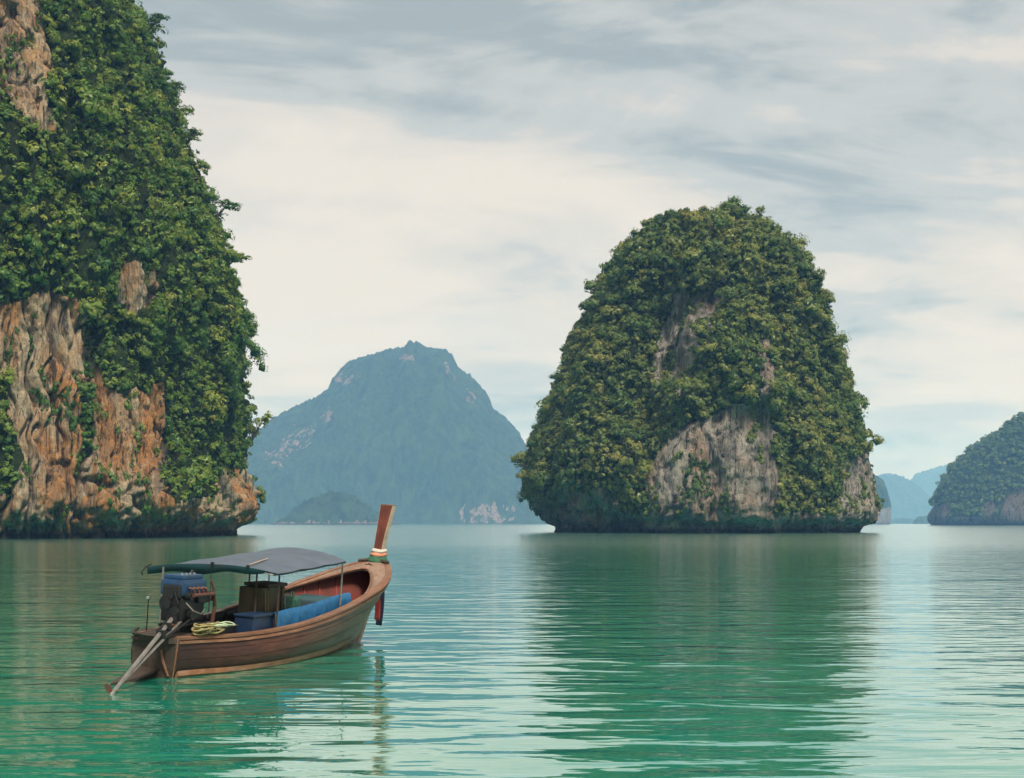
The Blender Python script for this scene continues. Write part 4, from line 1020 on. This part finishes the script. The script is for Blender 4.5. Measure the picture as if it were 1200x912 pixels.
# ragged starboard fringe
for kq in range(26):
    u = 0.02 + kq * 0.0375 + rnd.uniform(-0.01, 0.01); p = rp(min(u, 0.99), -1.11); ln = rnd.uniform(0.03, 0.10); wd = rnd.uniform(0.02, 0.07)
    V = [(p[0], p[1] - 0.004, p[2]), (p[0] + wd, p[1] - 0.004, p[2] + 0.003), (p[0] + wd * 0.7, p[1] - 0.012, p[2] - ln), (p[0] + wd * 0.5, p[1] - 0.012, p[2] - ln * 1.15)]
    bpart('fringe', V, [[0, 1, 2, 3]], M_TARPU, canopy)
# canopy frame
def rod(name, path, r_, mat, parent=None): V, Q = ctube(path, r_, 6); return bpart(name, V, Q, mat, parent)
frame = rod('canopy_frame', [(*rp(u, -1.09)[:2], rp(u, -1.09)[2] - 0.035) for u in np.linspace(0, 1, 8)], 0.020, M_DARKWOOD)
rod('frame_bar', [(*rp(u, 1.09)[:2], rp(u, 1.09)[2] - 0.035) for u in np.linspace(0, 1, 8)], 0.020, M_DARKWOOD, frame)
rod('frame_bar', [(*rp(u, 0.0)[:2], rp(u, 0.0)[2] - 0.04) for u in np.linspace(0, 1, 8)], 0.020, M_DARKWOOD, frame)
for u in (0.01, 0.34, 0.67, 0.99): rod('frame_bow', [(*rp(u, y)[:2], rp(u, y)[2] - 0.045) for y in np.linspace(-1.1, 1.1, 11)], 0.018, M_METAL, frame)
def post(x, y, z0, mat=M_METAL, r_=0.022):
    zt = roof_z(x, y) - 0.03; rod('canopy_post', [(x, y, z0), (x + 0.01, y, (z0 + zt) / 2), (x, y, zt)], r_, mat, frame)
post(6.12, -0.98, 1.10); post(3.05, -0.98, 0.80, M_DARKWOOD); post(2.86, -0.55, 0.55, M_DARKWOOD)
post(1.25, 0.72, 0.75); post(3.6, 0.98, 0.85); post(6.3, 0.98, 1.10); post(5.35, 0.98, 1.0, M_DARKWOOD)
rod('pole', [(*rp(0.06, -0.55)[:2], rp(0.06, -0.55)[2] + 0.035), (*rp(0.40, -0.30)[:2], rp(0.40, -0.30)[2] + 0.03)], 0.016, M_EDGE, canopy)
for y in (0.0, -0.62): V, Q = box(rp(0, y)[0] - 0.03, rp(0, y)[0] + 0.03, y - 0.03, y + 0.03, rp(0, y)[2] - 0.02, rp(0, y)[2] + 0.05, 0.008); bpart('frame_end', V, Q, M_BLACK, frame)
rod('hook', [(1.2, 0.98, 2.10), (1.05, 1.02, 2.03), (0.98, 1.05, 1.93), (1.02, 1.05, 1.88)], 0.015, M_BLACK, frame)

def disc(x, y, z, r_, w_, seg=20, ax=0):
    V = []; 
    for dx in (-w_ / 2, w_ / 2):
        for i in range(seg):
            a = 2 * math.pi * i / seg; V.append((x + dx, y + r_ * math.cos(a), z + r_ * math.sin(a)) if ax == 0 else (x + r_ * math.cos(a), y + dx, z + r_ * math.sin(a)))
    return V, [list(range(seg))[::-1], [seg + i for i in range(seg)]] + [[i, (i + 1) % seg, seg + (i + 1) % seg, seg + i] for i in range(seg)]
# engine on its pivot, with the long tail shaft
V, Q = box(0.44, 1.35, -0.26, 0.28, 1.56, 1.90, 0.08); engine = bpart('engine', V, Q, M_ENGBLUE, smooth=False)
V, Q = box(0.40, 0.60, -0.22, 0.20, 1.52, 1.80, 0.06); bpart('timing_cover', V, Q, M_BLACK, engine)
V, Q = disc(0.62, -0.30, 1.58, 0.085, 0.14, 14, 1); bpart('alternator', V, Q, M_BLACK, engine)
V, Q = ctube([(0.36, -0.12, 1.66), (0.35, -0.20, 1.45), (0.35, -0.12, 1.24), (0.35, 0.0, 1.42), (0.36, -0.12, 1.66)], 0.014, 5); bpart('fan_belt', V, Q, M_BLACK, engine)
V, Q = box(0.95, 1.36, -0.33, -0.25, 1.42, 1.66, 0.03); bpart('injector_pump', V, Q, M_BLACK, engine)
V, Q = box(0.50, 1.28, -0.20, 0.24, 1.885, 1.985, 0.035); bpart('rocker_cover', V, Q, M_ENGBLUE, engine)
V, Q = box(0.46, 1.36, -0.22, 0.24, 1.06, 1.575, 0.05); bpart('sump', V, Q, M_BLACK, engine)
V, Q = disc(0.42, 0.02, 1.42, 0.21, 0.08); bpart('flywheel', V, Q, M_BLACK, engine)
V, Q = disc(0.335, 0.02, 1.42, 0.09, 0.06); bpart('pulley', V, Q, M_BLACK, engine)
V, Q = disc(0.34, -0.16, 1.28, 0.09, 0.06); bpart('pulley', V, Q, M_BLACK, engine)
V, Q = disc(0.75, -0.29, 1.20, 0.11, 0.10, 16, 1); bpart('starter', V, Q, M_BLACK, engine)
for i in range(4): V, Q = ctube([(0.62 + i * 0.16, -0.27, 1.74), (0.66 + i * 0.16, -0.36, 1.72), (0.70 + i * 0.16, -0.38, 1.62)], 0.028, 6); bpart('manifold', V, Q, M_RUST, engine)
V, Q = ctube([(0.60, -0.39, 1.60), (1.40, -0.39, 1.60), (1.52, -0.36, 1.35), (1.50, -0.33, 1.00)], 0.040, 8); bpart('exhaust', V, Q, M_RUST, engine)
V, Q = ctube([(1.42, -0.30, 1.86), (1.48, -0.34, 1.70), (1.46, -0.30, 1.45)], 0.030, 7); bpart('hose', V, Q, M_RUST, engine)
V, Q = ctube([(0.55, -0.27, 1.45), (0.62, -0.40, 1.30), (0.90, -0.42, 1.22), (1.2, -0.32, 1.30)], 0.014, 6); bpart('hose', V, Q, M_METAL, engine)
for x in (0.62, 0.78, 0.92, 1.08): V, Q = ctube([(x, -0.10, 1.97), (x, -0.10, 2.02)], 0.022, 7); bpart('filler_cap', V, Q, M_CHROME, engine)
V, Q = ctube([(1.28, 0.10, 1.90), (1.34, 0.10, 2.04)], 0.035, 8); bpart('air_intake', V, Q, M_BLACK, engine)
for y in (-0.24, 0.24): V, Q = ctube([(0.45, y, 0.98), (0.95, y, 1.02), (1.45, y, 0.98)], 0.032, 6); bpart('engine_bed', V, Q, M_BLACK, engine)
V, Q = ctube([(0.95, 0.0, 0.45), (0.95, 0.0, 1.0)], 0.075, 10); bpart('pivot', V, Q, M_BLACK, engine)
V, Q = ctube([(1.40, 0.05, 1.10), (2.1, 0.10, 1.12), (2.75, 0.12, 1.16)], [0.020, 0.020, 0.026], 7); bpart('steering_handle', V, Q, M_METAL, engine)
A_ = np.array([0.62, -0.06, 1.26]); B_ = np.array([-2.66, -0.86, 0.115])
tail = rod('tail_shaft', [A_, A_ * 0.5 + B_ * 0.5, B_], [0.046, 0.042, 0.036], M_METAL, engine)
rod('shaft_brace', [A_ + [0, -0.11, -0.16], A_ * 0.55 + B_ * 0.45 + [0, -0.05, -0.10], A_ * 0.08 + B_ * 0.92 + [0, 0, -0.01]], [0.030, 0.026, 0.022], M_METAL, tail) if False else rod('shaft_brace', [A_ + [0, -0.11, -0.16], A_ * 0.55 + B_ * 0.45 + [0, -0.05, -0.10], A_ * 0.08 + B_ * 0.92 + [0, 0, -0.03]], [0.030, 0.026, 0.022], M_METAL, engine)
rod('shaft_frame', [A_ + [0.12, 0.16, 0.0], A_ * 0.72 + B_ * 0.28 + [0, 0.03, 0.06]], 0.024, M_BLACK, engine)
rod('shaft_frame', [A_ + [0.15, -0.24, -0.12], A_ * 0.70 + B_ * 0.30 + [0, -0.08, -0.10]], 0.024, M_BLACK, engine)
for f_ in (0.10, 0.2, 0.3): p = A_ * (1 - f_) + B_ * f_; V, Q = box(p[0] - 0.05, p[0] + 0.05, p[1] - 0.09, p[1] + 0.07, p[2] - 0.10, p[2] + 0.06, 0.01); bpart('clamp', V, Q, M_BLACK, engine)
# propeller
dd = (B_ - A_) / np.linalg.norm(B_ - A_); hub = B_ + dd * 0.14
V, Q = ctube([B_ - dd * 0.02, B_ + dd * 0.12, hub + dd * 0.06], [0.030, 0.045, 0.020], 8); prop = bpart('propeller', V, Q, M_METAL, engine)
uu = np.cross(dd, [0, 0, 1.0]); uu /= np.linalg.norm(uu); ww = np.cross(uu, dd)
for kq in range(2):
    a = math.radians(62 + 180 * kq); r_ = uu * math.cos(a) + ww * math.sin(a); tn_ = np.cross(dd, r_) * 0.85 + dd * 0.5
    V, Q = [], []
    for f_, w_ in ((0.02, 0.02), (0.07, 0.042), (0.13, 0.05), (0.18, 0.036), (0.21, 0.010)):
        c_ = hub + r_ * f_
        V += [c_ - tn_ * w_ + dd * 0.008, c_ + tn_ * w_ + dd * 0.008, c_ + tn_ * w_ - dd * 0.008, c_ - tn_ * w_ - dd * 0.008]
    Q = [[i * 4 + j, i * 4 + (j + 1) % 4, (i + 1) * 4 + (j + 1) % 4, (i + 1) * 4 + j] for i in range(4) for j in range(4)] + [[3, 2, 1, 0], [16, 17, 18, 19]]
    bpart('blade', V, Q, M_RUST, prop)
rod('stanchion', [(0.45, 0.52, 0.78), (0.45, 0.52, 1.48)], 0.014, M_BLACK); 
V, Q = box(0.42, 0.48, 0.49, 0.55, 1.46, 1.52, 0.01); bpart('stanchion_knob', V, Q, M_CHROME)
# side board that carries the blue tarpaulin, and centre locker
V, Q = box(3.15, 6.75, -0.885, -0.855, 0.55, 1.14)
V = [(x, y, z + 0.075 * (x - 3.15)) for x, y, z in V]; bpart('side_board', V, Q, M_DARKWOOD)
V, Q = box(5.9, 8.0, -0.30, 0.85, 0.30, 1.06, 0.02); V = [(x, y, z + 0.05 * (x - 5.9)) for x, y, z in V]; locker = bpart('locker', V, Q, M_INNER)
V, Q = box(5.87, 8.03, -0.33, 0.88, 1.065, 1.10, 0.008); V = [(x, y, z + 0.05 * (x - 5.9)) for x, y, z in V]; bpart('locker_lid', V, Q, M_TARPU, locker)

# ---- loose things aboard
def cloth_strip():
    V, Q = [], []; xs = np.linspace(3.1, 6.82, 44)
    pr = [(-0.83, -0.14), (-0.845, -0.02), (-0.87, 0.022), (-0.897, 0.012), (-0.905, -0.12), (-0.915, -0.26), (-0.91, -0.40)]
    for x in xs:
        zt = 1.14 + 0.075 * (x - 3.15)
        for k_, (y, dz) in enumerate(pr):
            wv_ = 0.035 * math.sin(x * 7 + 2.2 * math.sin(x * 2.7)) * max(0, k_ - 2) / 4 + 0.018 * math.sin(x * 19 + k_) * (k_ > 3)
            V.append((x, y - abs(wv_), zt + dz * (1 + 0.12 * math.sin(x * 5.3 + 1.4 * math.sin(x * 1.7))) + 0.018 * math.sin(x * 2.3)))
    for i in range(43):
        for k_ in range(6): Q.append([i * 7 + k_, (i + 1) * 7 + k_, (i + 1) * 7 + k_ + 1, i * 7 + k_ + 1])
    return V, Q
V, Q = cloth_strip(); bthing('tarpaulin', V, Q, M_BLUECLOTH, 'bright blue tarpaulin draped along the side board inside the boat', 'tarpaulin', True)
e = bempty('storage_box', 'tall worn olive-brown box standing amidships on the boat', 'box')
V, Q = box(3.35, 4.45, -0.42, 0.12, 0.24, 1.64, 0.03); bpart('box_body', V, Q, M_OLIVE, e)
V, Q = box(3.60, 4.50, -0.45, 0.15, 1.645, 1.72, 0.02); bpart('lid', V, Q, M_DARKWOOD, e)
for x in (3.7, 4.3): V, Q = box(x - 0.04, x + 0.04, -0.445, -0.42, 0.26, 1.64, 0.006); bpart('batten', V, Q, M_OLIVE, e)
e = bempty('blue_chest', 'dark blue painted chest beside the olive-brown box on the boat', 'chest')
V, Q = box(2.30, 3.30, -0.84, -0.40, 0.24, 1.10, 0.02); bpart('chest_body', V, Q, M_CRATE, e)
V, Q = box(2.27, 3.33, -0.87, -0.38, 1.105, 1.16, 0.015); bpart('lid', V, Q, M_CRATE, e)
e = bempty('fish_box', 'low blackish box with a pale rim behind the blue chest', 'box')
V, Q = box(1.45, 2.15, -0.55, 0.10, 0.66, 0.93, 0.02); bpart('box_body', V, Q, M_BLACK, e)
V, Q = ctube([(1.45, -0.55, 0.935), (2.15, -0.55, 0.935), (2.15, 0.10, 0.935), (1.45, 0.10, 0.935), (1.45, -0.55, 0.935)], 0.014, 5); bpart('rim', V, Q, M_METAL, e)
def strap(x, y0, z0, z1, mat): return ctube([(x, y0, z1), (x + 0.02, y0 - 0.03, (z0 + z1) / 2), (x - 0.01, y0 - 0.01, z0)], 0.016, 5)
for i, x in enumerate((3.45, 3.56)):
    V, Q = strap(x, -0.46, 0.72 - 0.1 * i, 1.60, None); bthing('hanging_rope', V, Q, M_YROPE, ['yellow rope hanging down the olive-brown box nearer the blue chest', 'yellow rope hanging down the olive-brown box nearer the lid corner'][i], 'rope')
# rope heap on the quarter
P_ = []
for i in range(150):
    a = i * 0.33; rr_ = 0.16 + 0.09 * math.sin(i * 0.21)
    P_.append((0.85 + 1.9 * rr_ * math.cos(a) + 0.12 * math.sin(i * 0.05), -0.60 + 0.8 * rr_ * math.sin(a), 0.86 + 0.0011 * i * (1 - 0.3 * math.cos(a * 0.7)) + 0.02 * math.sin(i * 1.1)))
V, Q = ctube(P_, 0.020, 5); bthing('rope_coil', V, Q, M_YROPE, 'heap of pale yellow rope on the stern quarter of the boat', 'rope', True)
P_ = [(1.0 + 0.28 * math.cos(i * 0.45) + 0.02 * i, -0.62 + 0.16 * math.sin(i * 0.45), 1.00 + 0.02 * math.sin(i * 0.9)) for i in range(34)]
V, Q = ctube(P_, 0.018, 5); bthing('rope_coil', V, Q, M_GROPE, 'pale green rope looped over the yellow rope heap at the stern', 'rope', True)
# green bag
V, Q = box(4.55, 4.85, -0.62, -0.36, 0.95, 1.42, 0.08); V = [(x + 0.03 * math.sin(z * 20), y + 0.03 * math.sin(z * 17 + x * 9), z) for x, y, z in V]
e = bempty('green_bag', 'crumpled green plastic bag beside the olive-brown box', 'bag')
bpart('bag_body', V, Q, M_BAG, e, True); V, Q = ctube([(4.64, -0.5, 1.40), (4.70, -0.49, 1.52), (4.77, -0.5, 1.40)], 0.012, 5); bpart('handle', V, Q, M_BAG, e)
# garland wrapped round the prow post
e = bempty('prow_garland', 'white, coral and green cloths wrapped round the foot of the prow', 'garland')
def wrap(zc, th_, r0, r1, mat, name):
    V, Q = [], []; sg = 18
    for kz, (dz, r_) in enumerate(((-th_, r0), (-th_ * 0.5, r0 + 0.02), (0, (r0 + r1) / 2 + 0.025), (th_ * 0.5, r1 + 0.02), (th_, r1))):
        for i in range(sg):
            a = 2 * math.pi * i / sg; q_ = 1 + 0.05 * math.sin(5 * a + kz)
            V.append((10.30 + 0.31 * (zc + dz - 2.10) + r_ * q_ * 1.05 * math.cos(a), r_ * q_ * math.sin(a), zc + dz + 0.012 * math.sin(3 * a)))
    Q = [[i * sg + j, i * sg + (j + 1) % sg, (i + 1) * sg + (j + 1) % sg, (i + 1) * sg + j] for i in range(4) for j in range(sg)]
    Q += [list(range(sg))[::-1], [4 * sg + j for j in range(sg)]]
    bpart(name, V, Q, mat, e, True)
wrap(2.075, 0.085, 0.25, 0.20, M_GREEN, 'green_cloth'); wrap(2.20, 0.05, 0.20, 0.185, M_PINK, 'coral_cloth'); wrap(2.295, 0.045, 0.19, 0.17, M_WHITE, 'white_cloth')
def ribbon(x, y, z0, z1, wd, mat, label, ph):
    V, Q = [], []
    for i in range(14):
        f_ = i / 13; z = z0 + (z1 - z0) * f_; s_ = 0.03 * math.sin(5 * f_ + ph)
        for dx, dy in ((-wd, 0), (-wd * 0.3, 0.025), (wd * 0.35, -0.02), (wd, 0.015)): V.append((x + dx * 0.55 + s_ * 0.5, y + dy + s_ + dx * 0.9, z))
    Q = [[i * 4 + j, i * 4 + j + 1, (i + 1) * 4 + j + 1, (i + 1) * 4 + j] for i in range(13) for j in range(3)]
    o = bthing('ribbon', V, Q, mat, label, 'ribbon', True); md = o.modifiers.new('thickness', 'SOLIDIFY'); md.thickness = 0.008
ribbon(10.40, -0.03, 1.74, 0.50, 0.10, M_RED, 'long red cloth ribbon hanging under the bow', 0.3)
ribbon(10.66, 0.0, 1.88, 0.34, 0.12, M_NAVY, 'long navy blue cloth ribbon hanging under the bow', 1.6)
